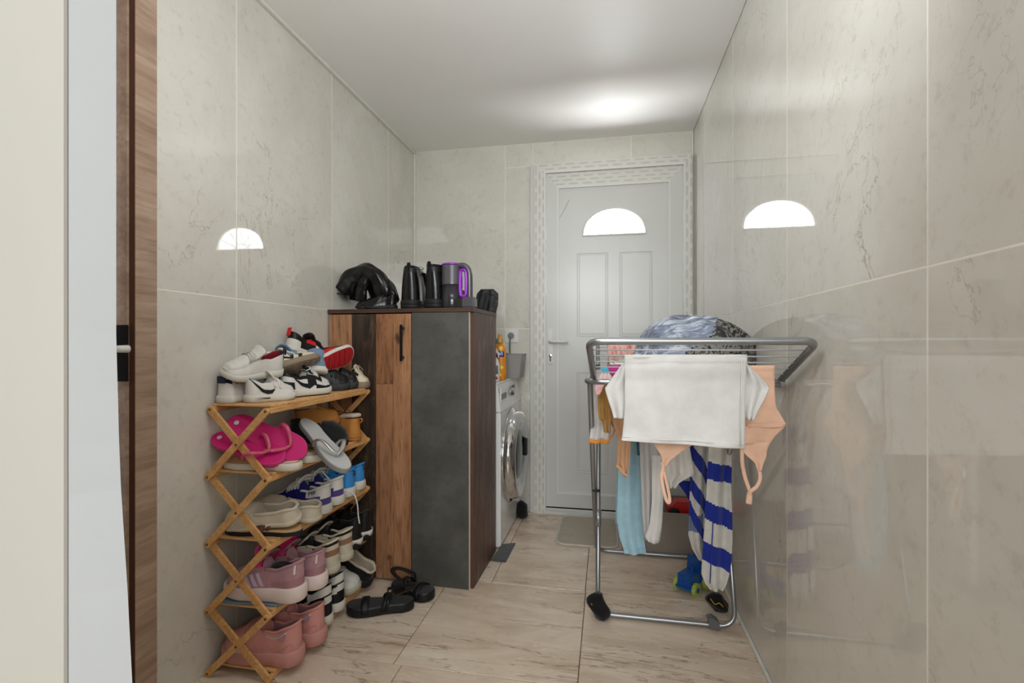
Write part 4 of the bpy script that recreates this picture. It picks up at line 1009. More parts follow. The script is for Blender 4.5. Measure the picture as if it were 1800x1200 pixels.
# ankle boots, heels to the room
for i, (px, ya, dx) in enumerate(((718, 2.095, -.015), (753, 2.080, .12))):
    a = at(px, 533, y=ya)
    S = boot(['black lace-up ankle boot with chunky sole, left of the pair on the cabinet', 'black lace-up ankle boot beside the cordless vacuum, right of the pair'][i], 'black ankle boots', (a.x, ya, CT+.0025), (a.x+dx, ya+.245, CT+.0025), [m_gloss, m_blk], m_blkr, m_blkfab, W=.118, hc=.150, ht=.160, htoe=.055, sole=(.038, .030), lace=m_blk, op=.48, name='ankle_boot', hh=1.0)
    z = .15+.038
    tube('pull_tab', cat_rom([(0, -.001, z-.02), (0, -.003, z+.006), (0, .002, z+.018), (0, .008, z+.012), (0, .010, z-.01)], 4), .008, m_blkfab, S.root, seg=6, flat=.25, up=(0, 1, 0))
    tube('collar', [(.028*math.cos(t), .05+.05*math.sin(t), z+.002) for t in [2*PI*k/18 for k in range(18)]], .005, m_gloss, S.root, closed=True, seg=6)
# cordless hand vacuum standing upright
M_gun = mat('gunmetal_plastic', srgb(96, 94, 100), .3, .5); M_gun2 = mat('dark_smoke_cup', srgb(48, 47, 52), .15, .1); M_vio = mat('violet_plastic', srgb(150, 48, 196), .25, .2); M_blkp = mat('black_plastic', srgb(24, 24, 26), .35)
v0 = at(803, 533, y=2.12); vac = thing('hand_vacuum', 'upright gunmetal hand vacuum with violet ring and violet handle lining', 'vacuum', (v0.x, 2.12, CT))
vx = v0.x-.022; vy = 2.12; r = .047; H = .198
def lat(name, prof, m, c, seg=28, sx=1, sy=1): return G().add(*lathe_g(prof, seg, c, sx, sy)).build(name, m, vac, True)
lat('dust_cup', [(.02, 0), (.044, .001), (.046, .008), (.0455, .105)], M_gun2, (vx, vy, CT))
lat('motor_body', [(.0465, .105), (r, .107), (r, .112), (.0462, .114), (.0462, H-.012), (.044, H-.004)], M_gun, (vx, vy, CT))
lat('ring', [(.0445, H-.006), (.0465, H-.004), (.0465, H+.001), (.042, H+.003), (.02, H+.003)], M_vio, (vx, vy, CT))
loop = cat_rom([(vx+.030, vy-.012, CT+.190), (vx+.062, vy-.014, CT+.188), (vx+.082, vy-.014, CT+.165), (vx+.086, vy-.014, CT+.12), (vx+.086, vy-.014, CT+.03)], 6)
hnd = tube('handle', loop, [.016]*len(loop), M_gun, vac, seg=12, flat=.8)
g = G().add(*tube_g([(vx+.030, vy-.016, CT+.186), (vx+.030, vy-.016, CT+.05)], .013, 12)); g.build('handle_spine', M_gun, vac, True)
lp = cat_rom([(vx+.044, vy-.020, CT+.066), (vx+.044, vy-.020, CT+.155), (vx+.056, vy-.020, CT+.170), (vx+.070, vy-.020, CT+.155), (vx+.070, vy-.020, CT+.066), (vx+.057, vy-.020, CT+.054)], 5, True)
tube('grip_lining', lp, .0075, M_vio, hnd, closed=True, seg=8)
box('trigger', vx+.046, vx+.052, vy-.018, vy-.008, CT+.09, CT+.14, M_vio, hnd, .002)
box('battery_foot', vx+.052, vx+.112, vy-.040, vy+.022, CT, CT+.050, M_gun, vac, .007, smooth=False)
box('foot_panel', vx+.020, vx+.062, vy-.042, vy+.0, CT, CT+.046, M_blkp, vac, .006)
# black plastic sack hanging behind the cabinet
def sheet(name, rows, Y, m, parent=None, nu=26, nv=26, fold=.006, k=5, thick=.0022, ph=0, sag=0, grow=1, idxf=None, yf=None, smooth=True):
    """cloth from pixel rows (py, left px, right px) hung in the plane y=Y, with folds that open downwards"""
    R = []
    for j in range(nv+1):
        c = j/nv; p = c*(len(rows)-1); a = min(int(p), len(rows)-2); t = p-a; r0, r1 = rows[a], rows[a+1]
        R.append([r0[i]+(r1[i]-r0[i])*t for i in range(3)]+[(r0[3] if len(r0) > 3 else 0)*(1-t)+(r1[3] if len(r1) > 3 else 0)*t])
    v = []; f = []; idx = []
    for j, (py, xl, xr, tilt) in enumerate(R):
        c = j/nv
        for i in range(nu+1):
            u = i/nu; a = math.sin(u*k*2*PI+ph)*fold*(.25+.75*min(1, c*grow))+math.sin(u*k*4.7+ph*2+c*3)*fold*.4
            a += rnd(-.0004, .0004)+.0025*math.sin(c*9+u*5+ph)*(fold/.006)**.5
            y = Y+a+(yf(u, c) if yf else 0)
            p = at(xl+(xr-xl)*u, py+tilt*u, y=Y); v.append(Vector((p.x, y, p.z)))
    for j in range(nv):
        for i in range(nu):
            a = j*(nu+1)+i; f.append((a, a+1, a+nu+2, a+nu+1)); idx.append(idxf((i+.5)/nu, (j+.5)/nv) if idxf else 0)
    o = obj(name, v, f, m, parent, smooth, idx); mod_solid(o, thick, 0); return o
def alone(o, label, cat, group=None):
    return tag(o, label, cat, group)
m_sack = mat('black_sack_plastic', srgb(34, 35, 40), .28, 0, .6); n = N(m_sack); n.bump(n.noise(n.coord(), 26, 6, .7, 1.2), .9, .012)
sk = sheet('plastic_sack', [(508, 846, 868), (516, 838, 876), (535, 834, 875), (548, 832, 872), (575, 836, 871), (600, 838, 871)], 2.50, m_sack, None, 24, 20, .012, 2.5, .003)
sk2 = alone(sk, 'shiny black plastic sack bunched behind the right end of the cabinet top', 'sack')

# ------------------------------------------------ washing machine
WX, WY0, WY1, WH = -.53, 2.462, 3.045, .850
wm = thing('washing_machine', 'white front-loading washing machine with chrome porthole between cabinet and door', 'washing machine', (-.80, 2.75, 0))
body = G().add(*bx(-1.08, WX-.004, WY0, WY1, .012, .700, .006)).build('body', M_applwhite, wm)
v, f = prism_g([(-1.08, .702), (WX-.002, .702), (WX-.022, .838), (-1.08, .838)], WY0, WY1); G().add(v, f).build('control_panel', M_applwhite, wm)
box('lid', -1.08, WX-.020, WY0-.001, WY1+.001, .838, WH, M_applwhite, wm, .004)
box('side_seam', -1.06, WX-.020, WY0-.0006, WY0+.002, .6985, .7015, M_applgrey, wm)
for y in (WY0+.05, WY1-.05): G().add(*lathe_g([(.016, 0), (.016, .014)], 12, (WX-.05, y, 0))).build('foot', M_blkp, wm)
def onp(z): return WX-.002-.020*(z-.702)/.136
def ry(name, c, prof, m, parent, seg=40, ax=0): # lathe about the x axis
    g = G().add(*lathe_g(prof, seg)); g.v = [Vector((c[0]+q.z, c[1]+q.x, c[2]+q.y)) for q in g.v]; return g.build(name, m, parent, True)
ry('dial', (onp(.775), 2.795, .775), [(.031, 0), (.031, .003), (.024, .004), (.022, .018), (.014, .020)], M_chrome, wm, 24)
box('display', onp(.775)-.001, onp(.775)+.0025, 2.842, 2.905, .742, .808, M_gun2, wm, .001)
box('drawer', onp(.76)-.003, onp(.76)+.0032, WY0+.030, WY0+.165, .722, .822, M_applwhite, wm, .002)
box('drawer_grip', onp(.745), onp(.745)+.0045, WY0+.04, WY0+.155, .760, .790, M_applgrey, wm, .001)
for k in range(6): box('programme_mark', onp(.74+.014*k)-.001, onp(.74+.014*k)+.0012, 2.735, 2.748, .738+.014*k, .7395+.014*k, M_applgrey, wm)
cy_, cz_ = 2.752, .428
d = ry('porthole_ring', (WX-.006, cy_, cz_), [(.258, 0), (.262, .006), (.256, .012), (.246, .013), (.244, .030), (.232, .060), (.216, .066), (.176, .060), (.150, .040), (.142, .030)], M_chrome, wm, 56)
ry('porthole_glass', (WX-.006, cy_, cz_), [(.148, .028), (.130, .046), (.09, .056), (.03, .060), (.001, .060)], mat('dark_porthole_glass', srgb(40, 42, 44), .06, 0, .8), d, 40)
ry('rubber_seal', (WX-.006, cy_, cz_), [(.160, .022), (.160, .036), (.142, .030)], m_blkr, d, 40)
box('door_catch', WX+.045, WX+.064, cy_+.135, cy_+.175, cz_-.04, cz_+.06, M_blkp, d, .004)
# detergent things on top
TX = WH+.0005
def bottle(name, label, x, y, prof, m, cap=None, capm=None, sx=1, sy=.62, group=None):
    t = thing(name, label, 'bottle', (x, y, TX), group); G().add(*lathe_g(prof, 22, (x, y, TX), sx, sy)).build('body', m, t, True)
    if cap: G().add(*lathe_g(cap, 18, (x, y, TX), sx, sx)).build('cap', capm, t, True)
    return t
m_amb = mat('amber_softener', srgb(214, 134, 36), .2, 0, .5); m_goldcap = mat('gold_cap', srgb(196, 148, 76), .35, .2); m_lblue = mat('blue_label', srgb(36, 66, 150), .4); m_flower = mat('yellow_flower_print', srgb(238, 214, 110), .5)
b0 = at(879, 664, y=2.66); bx_ = b0.x
t = bottle('softener_bottle', 'amber fabric softener bottle with gold cap and blue label on the washing machine', bx_, 2.66, [(.030, 0), (.036, .004), (.038, .05), (.034, .10), (.036, .15), (.034, .175), (.016, .205)], m_amb, [(.0165, .200), (.018, .203), (.018, .228), (.014, .232), (.013, .248), (.010, .252)], m_goldcap, sx=.95)
lb = G(); 
def wrap(name, x, y, r, a0, a1, z0, z1, m, parent, sx=1, sy=1, n=10):
    v = []; f = []
    for i in range(n+1):
        a = a0+(a1-a0)*i/n
        for z in (z0, z1): v.append((x+r*sx*math.cos(a), y+r*sy*math.sin(a), TX+z))
    for i in range(n): f.append((2*i, 2*i+2, 2*i+3, 2*i+1))
    return mod_solid(obj(name, v, f, m, parent, True), .0006, 1)
lab = wrap('label', bx_, 2.66, .0375, -2.3, -.75, .128, .158, m_lblue, t, .95, .63)
text_obj('lettering', 'WI', .026, axes(Vector((bx_+.004, 2.66-.0268, TX+.143)), Vector((1, 0, .12)).normalized(), Vector((-.12, 0, 1)).normalized(), Vector((0, -1, 0))), m_wl, lab, .0005, .0006)
for a, z, r in ((-1.7, .045, .011), (-1.2, .070, .010), (-1.45, .030, .009), (-1.35, .175, .012)):
    G().add(*lathe_g([(r*.8, -.001), (r, 0), (r*.5, .0018)], 10), M=Matrix.Translation((bx_+.0365*math.cos(a), 2.66+.0235*math.sin(a)-.001, TX+z)) @ Matrix.Rotation(PI/2, 4, 'X')).build('flower_print', m_flower, t)
m_wpl = W_('white_plastic', (224, 224, 222), rough=.3)
c0 = at(871, 667, y=2.56)
t = bottle('spray_bottle', 'white spray bottle with red print half hidden behind the cabinet side', c0.x-.012, 2.56, [(.030, 0), (.034, .004), (.034, .09), (.026, .115), (.013, .130)], m_wpl, [(.014, .126), (.015, .130), (.015, .148), (.010, .150)], m_wpl, sx=1, sy=.75)
box('trigger_head', c0.x-.040, c0.x+.010, 2.548, 2.572, TX+.150, TX+.176, m_wpl, t, .005)
tube('trigger', cat_rom([(c0.x+.006, 2.56, TX+.160), (c0.x+.016, 2.56, TX+.148), (c0.x+.016, 2.56, TX+.128)], 4), .004, m_wpl, t, seg=6)
wrap('red_print', c0.x-.012, 2.56, .0345, -1.6, -.7, .012, .026, m_redl, t, 1, .76); wrap('text_print', c0.x-.012, 2.56, .0345, -1.3, -.55, .040, .085, M_applgrey, t, 1, .76)
c1 = at(868, 600, y=2.72)
t = bottle('spray_bottle', 'blue and pink trigger bottle mostly hidden behind the amber softener bottle', c1.x-.010, 2.78, [(.030, 0), (.033, .004), (.033, .14), (.024, .165), (.012, .18)], W_('pale_blue_plastic', (150, 200, 214), rough=.3), [(.013, .176), (.014, .18), (.014, .20), (.010, .205)], W_('pink_plastic', (226, 138, 140), rough=.3), sx=1, sy=.75)
box('trigger_head', c1.x-.035, c1.x+.012, 2.768, 2.792, TX+.200, TX+.228, W_('teal_plastic', (60, 150, 168), rough=.3), t, .005)
m_gbin = W_('grey_bin_plastic', (142, 140, 138), rough=.5)
p0 = at(886, 664, y=2.86); p1 = at(918, 664, y=2.86)
bn = thing('storage_bin', 'tapered grey plastic bin on the washing machine below the socket', 'bin', ((p0.x+p1.x)/2, 2.90, TX))
v = []; x0, x1 = p0.x, p1.x-.012; T = [(0, 0, 0), (.135, .004, .016), (.140, .006, .020), (.140, .0, .014), (.006, -.005, -.006)]
f = []
for z, e, ex in T: v += [(x0-e, 2.82-e, TX+z), (x1+ex, 2.82-e, TX+z), (x1+ex, 2.98+e, TX+z), (x0-e, 2.98+e, TX+z)]
for i in range(4):
    for k in range(4): f.append((i*4+k, i*4+(k+1) % 4, i*4+4+(k+1) % 4, i*4+4+k))
f += [(0, 1, 2, 3), (16, 17, 18, 19)]
obj('bin_body', v, f, m_gbin, bn); box('blue_clip', x0+.006, x0+.030, 2.817, 2.830, TX+.137, TX+.146, m_lblue, bn, .001)
# cloths at the foot of the machine
m_rag = fab('dark_grey_ribbed_rag', (78, 80, 82), scale=150, bump=.8)
def floor_cloth(name, pts, m, label, cat, z=.004, hump=.02, n=14):
    """quad of floor points, gently rumpled"""
    A, B, C_, D = [Vector(p) for p in pts]; v = []; f = []
    for j in range(n+1):
        for i in range(n+1):
            u, w = i/n, j/n; p = A.lerp(B, u).lerp(D.lerp(C_, u), w); e = math.sin(PI*u)*math.sin(PI*w)
            v.append((p.x, p.y, z+hump*e*(.55+.45*math.sin(5*u+4*w))+p.z))
    for j in range(n):
        for i in range(n): a = j*(n+1)+i; f.append((a, a+1, a+n+2, a+n+1))
    return tag(mod_solid(obj(name, v, f, m, None, True), .004, 0), label, cat)
floor_cloth('rag', [at(862, 986, z=0), at(889, 989, z=0), at(906, 956, z=0), at(884, 958, z=0)], m_rag, 'dark grey ribbed rag wedged under the near corner of the washing machine', 'rag', .005, .012)
p = at(920, 898, z=.03)
t = thing('cloth_bundle', 'small black cloth bundle between washing machine and door frame', 'cloth', (p.x, p.y-.02, 0))
v, f = lathe_g([(.02, 0), (.040, .01), (.044, .04), (.036, .075), (.012, .10)], 16, (p.x-.01, p.y-.03, .001)); v = [Vector(q)+Vector((.006*math.sin(q[2]*90), .006*math.sin(q[0]*140), 0)) for q in v]
obj('bundle', v, f, m_blkfab, t, True)

# ------------------------------------------------ mat
m_mat = fab('beige_woven_mat', (176, 166, 150), scale=120, bump=.9, bd=.002); m_matb = fab('pale_mat_border', (198, 192, 178))
dm = thing('door_mat', 'beige woven mat with pale border on the floor at the white door', 'mat', (.02, 2.8, 0))
def rrect(x0, x1, y0, y1, r, n=6):
    out = []
    for cx, cy, a0 in ((x1-r, y1-r, 0), (x0+r, y1-r, PI/2), (x0+r, y0+r, PI), (x1-r, y0+r, 1.5*PI)):
        for k in range(n+1): a = a0+PI/2*k/n; out.append((cx+r*math.cos(a), cy+r*math.sin(a)))
    return out
G().add(*prism_g(rrect(-.266, .055, 2.585, 3.015, .05), .0005, .007, 'z')).build('weave', m_mat, dm)
tube('border', [(a, b, .005) for a, b in rrect(-.266, .055, 2.585, 3.015, .05)], .006, m_matb, dm, closed=True, seg=6)
g = G()
for k in range(30):
    y = 2.60+.40*k/29; g.add(*bx(-.255, .045, y-.0035, y+.0035, .0065, .0085))
g.build('ribs', m_mat, dm, kind='stuff')
# ------------------------------------------------ clothes airer
air = thing('clothes_airer', 'folding grey steel clothes airer loaded with washing beside the right wall', 'clothes airer', (.21, 2.0, 0))
RT = .0092
def rounded(pts, r, n=6):
    """polyline with rounded inner corners"""
    P = [Vector(p) for p in pts]; out = [P[0]]
    for i in range(1, len(P)-1):
        a = (P[i-1]-P[i]).normalized(); b = (P[i+1]-P[i]).normalized()
        p, q = P[i]+a*r, P[i]+b*r
        for k in range(n+1): t = k/n; out.append(p*(1-t)**2+P[i]*2*t*(1-t)+q*t*t)
    out.append(P[-1]); return out
ZTR = .937
def U(name, pts, r=.05, rad=RT, n=6): return tube(name, rounded(pts, r, n), rad, M_steel, air, seg=10)
fr_ = rounded([(.2, 1.492, ZTR), (-.060, 1.492, ZTR), (-.060, 2.175, ZTR), (.487, 2.175, ZTR), (.487, 1.492, ZTR), (.19, 1.492, ZTR)], .045)
tube('tray_frame', fr_[:-1], RT, M_steel, air, closed=True, seg=10)
wing = U('near_wing', [(-.040, 1.505, .948), (-.046, 1.258, 1.056), (.478, 1.258, 1.056), (.478, 1.505, .948)], .035)
fwing = U('far_wing', [(-.040, 2.180, .950), (-.046, 2.440, 1.060), (.478, 2.440, 1.060), (.478, 2.180, .950)], .035)
legA = U('leg_frame', [(-.036, 2.165, .930), (-.036, 1.935, .012), (.462, 1.935, .012), (.440, 2.165, .930)], .06)
legB = U('leg_frame', [(-.052, 1.535, .930), (-.056, 2.530, .012), (.455, 2.530, .012), (.395, 1.535, .930)], .06)
def wire(p, q, parent): tube('wire', [p, q], .0019, M_wire, parent, seg=6)
for k in range(5):
    t = .20+.155*k; y = 1.258+(1.505-1.258)*t; z = 1.056-(1.056-.948)*t; wire((-.046+.006*t, y, z), (.478, y, z), wing)
    t = .10+.15*k; y = 2.44-.26*t; z = 1.060-.11*t; wire((-.046, y, z), (.478, y, z), fwing)
tf = [o for o in air.children if o.name.startswith('tray_frame')][0]
for k in range(14): y = 1.535+.0465*k; wire((-.060, y, ZTR), (.487, y, ZTR), tf)
for p in ((-.036, 2.05, .465), ): pass
tube('joint_collar', [(-.036, 2.012, .318), (-.036, 2.028, .382)], .0118, M_steel, legA, seg=10)
for x in (-.044, .436): tube('rivet', [(x-.014, 2.036, .455), (x+.014, 2.036, .455)], .005, M_blkp, legA, seg=8)
for x in (-.040, .478):
    box('hinge', x-.009, x+.009, 1.492, 1.506, .930, .950, M_steel, wing, .003); box('hinge', x-.010, x+.010, 2.165, 2.190, .928, .962, M_blkp, fwing, .003)
m_clip = W_('grey_foot_clip', (98, 98, 100), rough=.5)
G().add(*prism_g([(.370, .006), (.405, .004), (.402, .030), (.378, .046), (.362, .040)], 1.918, 1.952)).build('foot_clip', m_clip, legA)

def garment(name, label, cat, Y, group=None): return thing(name, label, cat, (.2, Y, ZTR), group)
f_white = fab('white_jersey', (216, 215, 212), scale=60, bump=.25); f_peach = fab('peach_jersey', (232, 190, 164), scale=70, bump=.25)
# white t-shirt
ty = 1.345
t = garment('t_shirt', 'white short-sleeved t-shirt draped over the raised near wing, in front of everything', 't-shirt', ty)
fl = lambda u, c: .010*math.exp(-((u-.62)**2+(c-.62)**2)*14)-.004*math.sin(u*9+c*7)*c+.0007*math.sin(u*17-c*9+2*math.sin(c*4))+.0006*math.sin(u*7+c*19)*c
sheet('front', [(628, 1098, 1313), (640, 1097.5, 1313), (672, 1098, 1311.5), (710, 1098, 1310, 2), (745, 1096, 1309, 6), (766, 1094, 1309, 11), (774, 1092, 1311, 15)], ty-.004, f_white, t, 52, 46, .0028, 2.2, .0022, yf=fl)
sheet('back', [(627, 1100, 1312), (660, 1100, 1311), (700, 1100, 1309), (735, 1099, 1306)], ty+.010, f_white, t, 30, 20, .003, 2)
sheet('hem_seam', [(767, 1094, 1309.5, 13.5), (768.2, 1094, 1309.5, 13.5)], ty-.0062, f_white, t, 40, 1, .0028, 2.2, .0012)
tube('top_fold', [at(1098+(1313-1098)*k/12, 628, y=ty)+Vector((0, .003, .001)) for k in range(13)], .0065, f_white, t, seg=8)
tube('side_seam', [at(1304, 632, y=ty-.008), at(1303, 690, y=ty-.008), at(1301, 740, y=ty-.009), at(1302, 785, y=ty-.010)], .0016, f_white, t, seg=5)
for nm, rows, k in (('sleeve', [(641, 1094, 1100), (662, 1078, 1100), (683, 1063, 1100), (708, 1071, 1100), (726, 1077, 1100, 4), (735, 1079, 1100, -1)], 1.2), ('sleeve', [(640, 1309, 1314), (652, 1309, 1325), (668, 1308, 1343), (682, 1307, 1352), (700, 1307, 1343), (722, 1307, 1331), (735, 1309, 1323, 5)], 1.6)):
    sheet(nm, rows, ty+.006, f_white, t, 18, 18, .006, k, .0035)
# peach camisole, hung by its hem
py_ = 1.408
t = garment('camisole', 'peach camisole hung upside down behind the white t-shirt, straps dangling', 'camisole', py_)
sheet('body', [(642, 1150, 1361), (660, 1150, 1361), (690, 1150, 1362), (715, 1150, 1364), (735, 1150, 1376), (745, 1150, 1381), (752, 1150, 1377), (765, 1150, 1364), (780, 1150, 1354)], py_, f_peach, t, 46, 34, .004, 3.5)
sheet('cup', [(776, 1288, 1354), (790, 1302, 1349), (802, 1314, 1347), (814, 1328, 1342), (828, 1332, 1338.5)], py_, f_peach, t, 16, 14, .003, 1)
sheet('cup', [(776, 1146, 1226), (788, 1154, 1207), (798, 1161, 1192), (808, 1164, 1179), (820, 1165, 1171)], py_, f_peach, t, 16, 14, .003, 1)
sheet('band_fold', [(744, 1312, 1380), (748, 1312, 1379), (751, 1318, 1372)], py_-.006, f_peach, t, 16, 4, .002, 1)
def strap(pts, Y, p): tube('strap', cat_rom([at(a, b, y=Y+e) for a, b, e in pts], 5), .0052, f_peach, p, seg=7, flat=.35, up=(0, 1, 0))
strap([(1335, 825, 0), (1336, 842, 0), (1330, 855, -.004), (1320, 863, -.004), (1316, 869, 0), (1314, 885, .003)], py_, t)
strap([(1304, 790, 0), (1305, 815, -.002), (1310, 840, -.004), (1317, 860, 0), (1319, 872, 0), (1318, 886, .002)], py_, t)
strap([(1168, 815, 0), (1163, 835, 0), (1166, 860, -.003), (1172, 880, -.004), (1177, 882, -.002), (1176, 868, .002), (1170, 840, .002), (1164, 812, .002)], py_, t)
# small things at the left end
m_cyan = fab('cyan_cotton', (70, 180, 206)); m_bpink = fab('baby_pink_cotton', (226, 178, 176)); m_must = fab('mustard_cotton', (180, 138, 76)); m_orange = fab('orange_trim', (236, 152, 60))
t = garment('baby_bonnet', 'pink and white striped baby bonnet with cyan tip at the left end of the airer', 'baby hat', 1.53)
tip = at(1063.5, 645, y=1.53); bs = at(1064, 676, y=1.53)
H_ = tip.z-bs.z
G().add(*lathe_g([(.028, 0), (.027, H_*.22), (.021, H_*.45), (.012, H_*.68), (.009, H_*.70)], 20, bs, 1, .7)).build('bonnet_body', m_bpink, t, True)
G().add(*lathe_g([(.0115, H_*.66), (.0105, H_*.85), (.006, H_), (.001, H_*1.02)], 14, bs, 1, .8)).build('tip', m_cyan, t, True)
for a in (-2.2, -1.57, -.9): tube('stripe', [bs+Vector((r*math.cos(a), r*.7*math.sin(a)-.001, H_*z)) for r, z in ((.028, .02), (.0272, .22), (.0212, .45), (.0125, .66))], .0028, f_white, t, seg=6)
sheet('ear_flap', [(676, 1046, 1062), (686, 1046, 1058), (694, 1048, 1054)], 1.475, m_bpink, t, 8, 8, .002, 1)
t = garment('baby_romper', 'mustard baby romper leg hanging beside the left airer leg', 'romper', 1.565)
sheet('romper_front', [(676, 1052, 1069), (700, 1051, 1070), (720, 1051, 1072), (736, 1053, 1074), (738, 1057, 1074), (748, 1060, 1073), (760, 1062, 1073)], 1.565, m_must, t, 16, 24, .006, 2)
sheet('romper_back', [(676, 1053, 1068), (700, 1053, 1068), (728, 1055, 1070), (738, 1057, 1064)], 1.59, m_must, t, 10, 12, .005, 2)
t = garment('baby_shirt', 'small white shirt with orange hem hanging at the far left of the airer', 'shirt', 1.70)
sheet('shirt_body', [(668, 1046, 1066), (700, 1042, 1070), (740, 1040, 1074), (773, 1036, 1071)], 1.70, f_white, t, 18, 20, .006, 2)
sheet('hem', [(772, 1036, 1071), (779, 1035.5, 1070)], 1.698, m_orange, t, 18, 2, .006, 2, .003)
tube('neck_trim', cat_rom([at(a, b, y=1.70) for a, b in ((1066, 772), (1073, 769), (1079, 760), (1081, 748))], 4), .003, m_orange, t, seg=6)
f_camel = fab('camel_cotton', (196, 154, 120)); f_lblue = fab('light_blue_jersey', (164, 200, 214)); f_grey = None
t = garment('trousers', 'camel cotton baby trousers with rolled hem hanging left of the blue dress', 'trousers', 1.62)
sheet('leg', [(660, 1084, 1104), (700, 1078, 1106), (732, 1074, 1110), (750, 1079, 1110), (768, 1086, 1109), (800, 1085, 1107), (814, 1084, 1106), (826, 1090, 1104), (838, 1097, 1102)], 1.62, f_camel, t, 20, 36, .006, 1.6)
sheet('leg', [(680, 1072, 1092), (715, 1070, 1092), (742, 1073, 1090), (752, 1078, 1090)], 1.64, f_camel, t, 12, 16, .005, 2)
tube('rolled_hem', cat_rom([at(a, b, y=1.615) for a, b in ((1083, 817), (1090, 824), (1096, 832), (1103, 836))], 4), .006, f_camel, t, seg=7)
t = garment('dress', 'long light blue jersey dress hanging from the middle of the airer', 'dress', 1.95)
sheet('dress_front', [(662, 1094, 1118), (740, 1091, 1124), (790, 1088, 1125), (850, 1086, 1127), (910, 1084, 1130), (945, 1089, 1132), (962, 1095, 1134), (974, 1098, 1136)], 1.95, f_lblue, t, 28, 50, .008, 1.6, grow=1)
sheet('dress_back', [(662, 1092, 1114), (760, 1087, 1118), (850, 1084, 1112), (920, 1082, 1108), (921, 1083, 1102)], 1.985, f_lblue, t, 20, 30, .008, 2)
sheet('hem_seam', [(964, 1096, 1134.5), (965, 1096, 1134.5)], 1.946, f_lblue, t, 20, 1, .008, 1.6, .0015)
def striped(name, c1, c2, k, axis=0):
    m = mat(name, rough=.9, spec=.15); n = N(m); tc = n.new('ShaderNodeTexCoord'); sp = n.new('ShaderNodeSeparateXYZ'); n.link(tc.outputs['Object'], sp.inputs[0])
    fr = n.math('FRACT', n.math('MULTIPLY', n.math('ADD', sp.outputs[axis], n.math('MULTIPLY', sp.outputs[2], .12)), k)); n.link(n.mix(n.math('LESS_THAN', fr, .4), srgb(*c1), srgb(*c2)), n.p.inputs['Base Color']); n.bump(n.noise(n.coord((3, 3, 1)), 60, 3), .4, .002); return m
f_gstr = striped('grey_striped_cotton', (206, 203, 200), (168, 168, 174), 210)
t = garment('shirt', 'thin grey-striped long shirt hanging right of the light blue dress', 'shirt', 1.86)
sheet('shirt_front', [(664, 1126, 1160), (772, 1124, 1163), (850, 1127, 1166), (900, 1129, 1165), (928, 1131, 1163), (944, 1133, 1159, 6), (950, 1136, 1156, 5)], 1.86, f_gstr, t, 30, 44, .009, 2.6)
sheet('shirt_tail', [(800, 1146, 1164), (880, 1146, 1166), (920, 1142, 1163), (943, 1134, 1158, 7), (952, 1140, 1155, 4)], 1.846, f_white, t, 16, 24, .005, 1.2)
t = garment('shirt', 'white linen shirt whose short sleeve shows below the t-shirt hem', 'shirt', 1.80)
sheet('sleeve', [(664, 1164, 1208), (770, 1164, 1210), (800, 1168, 1215), (836, 1170, 1221, -2), (847, 1171, 1196), (857, 1174, 1189)], 1.80, fab('off_white_linen', (206, 203, 198)), t, 24, 30, .008, 2.2)
t = garment('towel_cloth', 'dark teal cloth strip between the blue dress and the striped shirt', 'cloth', 1.90)
sheet('strip', [(664, 1116, 1126), (760, 1118, 1129), (800, 1120, 1128)], 1.90, fab('dark_teal', (70, 106, 124)), t, 8, 16, .004, 1)
# striped towel
f_twb = fab('royal_blue_terry', (30, 48, 142), scale=110, bump=.7, bd=.002); f_tww = fab('white_terry', (204, 202, 196), scale=110, bump=.7, bd=.002)
def rowpy(rows, c): p = c*(len(rows)-1); a = min(int(p), len(rows)-2); return rows[a][0]+(rows[a+1][0]-rows[a][0])*(p-a)
tr = [(662, 1250, 1290), (750, 1249, 1290), (800, 1246, 1287), (850, 1243, 1285), (900, 1240, 1286), (950, 1237, 1286), (985, 1235, 1284), (1010, 1234, 1280), (1026, 1240, 1276), (1037, 1250, 1269)]
def band(u, c):
    p = rowpy(tr, c)
    for a, b, s in ((740, 770, 8), (811, 841, 9), (879, 911, 20), (951, 984, 20)):
        if a+s*u < p < b+s*u: return 1
    return 0
t = garment('beach_towel', 'white towel with broad royal blue stripes hanging down to the toy tractor', 'towel', 1.80)
sheet('towel_front', tr, 1.80, [f_tww, f_twb], t, 64, 190, .011, 1.5, .005, idxf=band, ph=.6)
tl = [(662, 1205, 1252), (760, 1207, 1252), (800, 1212, 1250), (850, 1214, 1247), (900, 1212, 1245), (940, 1211, 1243), (965, 1218, 1240), (985, 1230, 1240)]
def band2(u, c):
    p = rowpy(tl, c)
    for a, b, s in ((770, 800, 60), (835, 862, 50), (880, 905, 60)):
        if a+s*u < p < b+s*u: return 1
    if 905 < p < 935 and u < .8: return 2
    return 0
sheet('towel_back', tl, 1.90, [f_tww, f_twb, fab('faded_blue_terry', (110, 124, 150), scale=110, bump=.7)], t, 44, 150, .012, 1.6, .005, idxf=band2)
tube('piping', [at(1254-6*k/10, 905+120*k/10, y=1.786) for k in range(11)], .0018, f_twb, t, seg=5)
sheet('towel_fold', [(845, 1188, 1216), (855, 1196, 1222), (872, 1208, 1226), (885, 1214, 1226)], 1.99, f_twb, t, 8, 10, .004, 1)
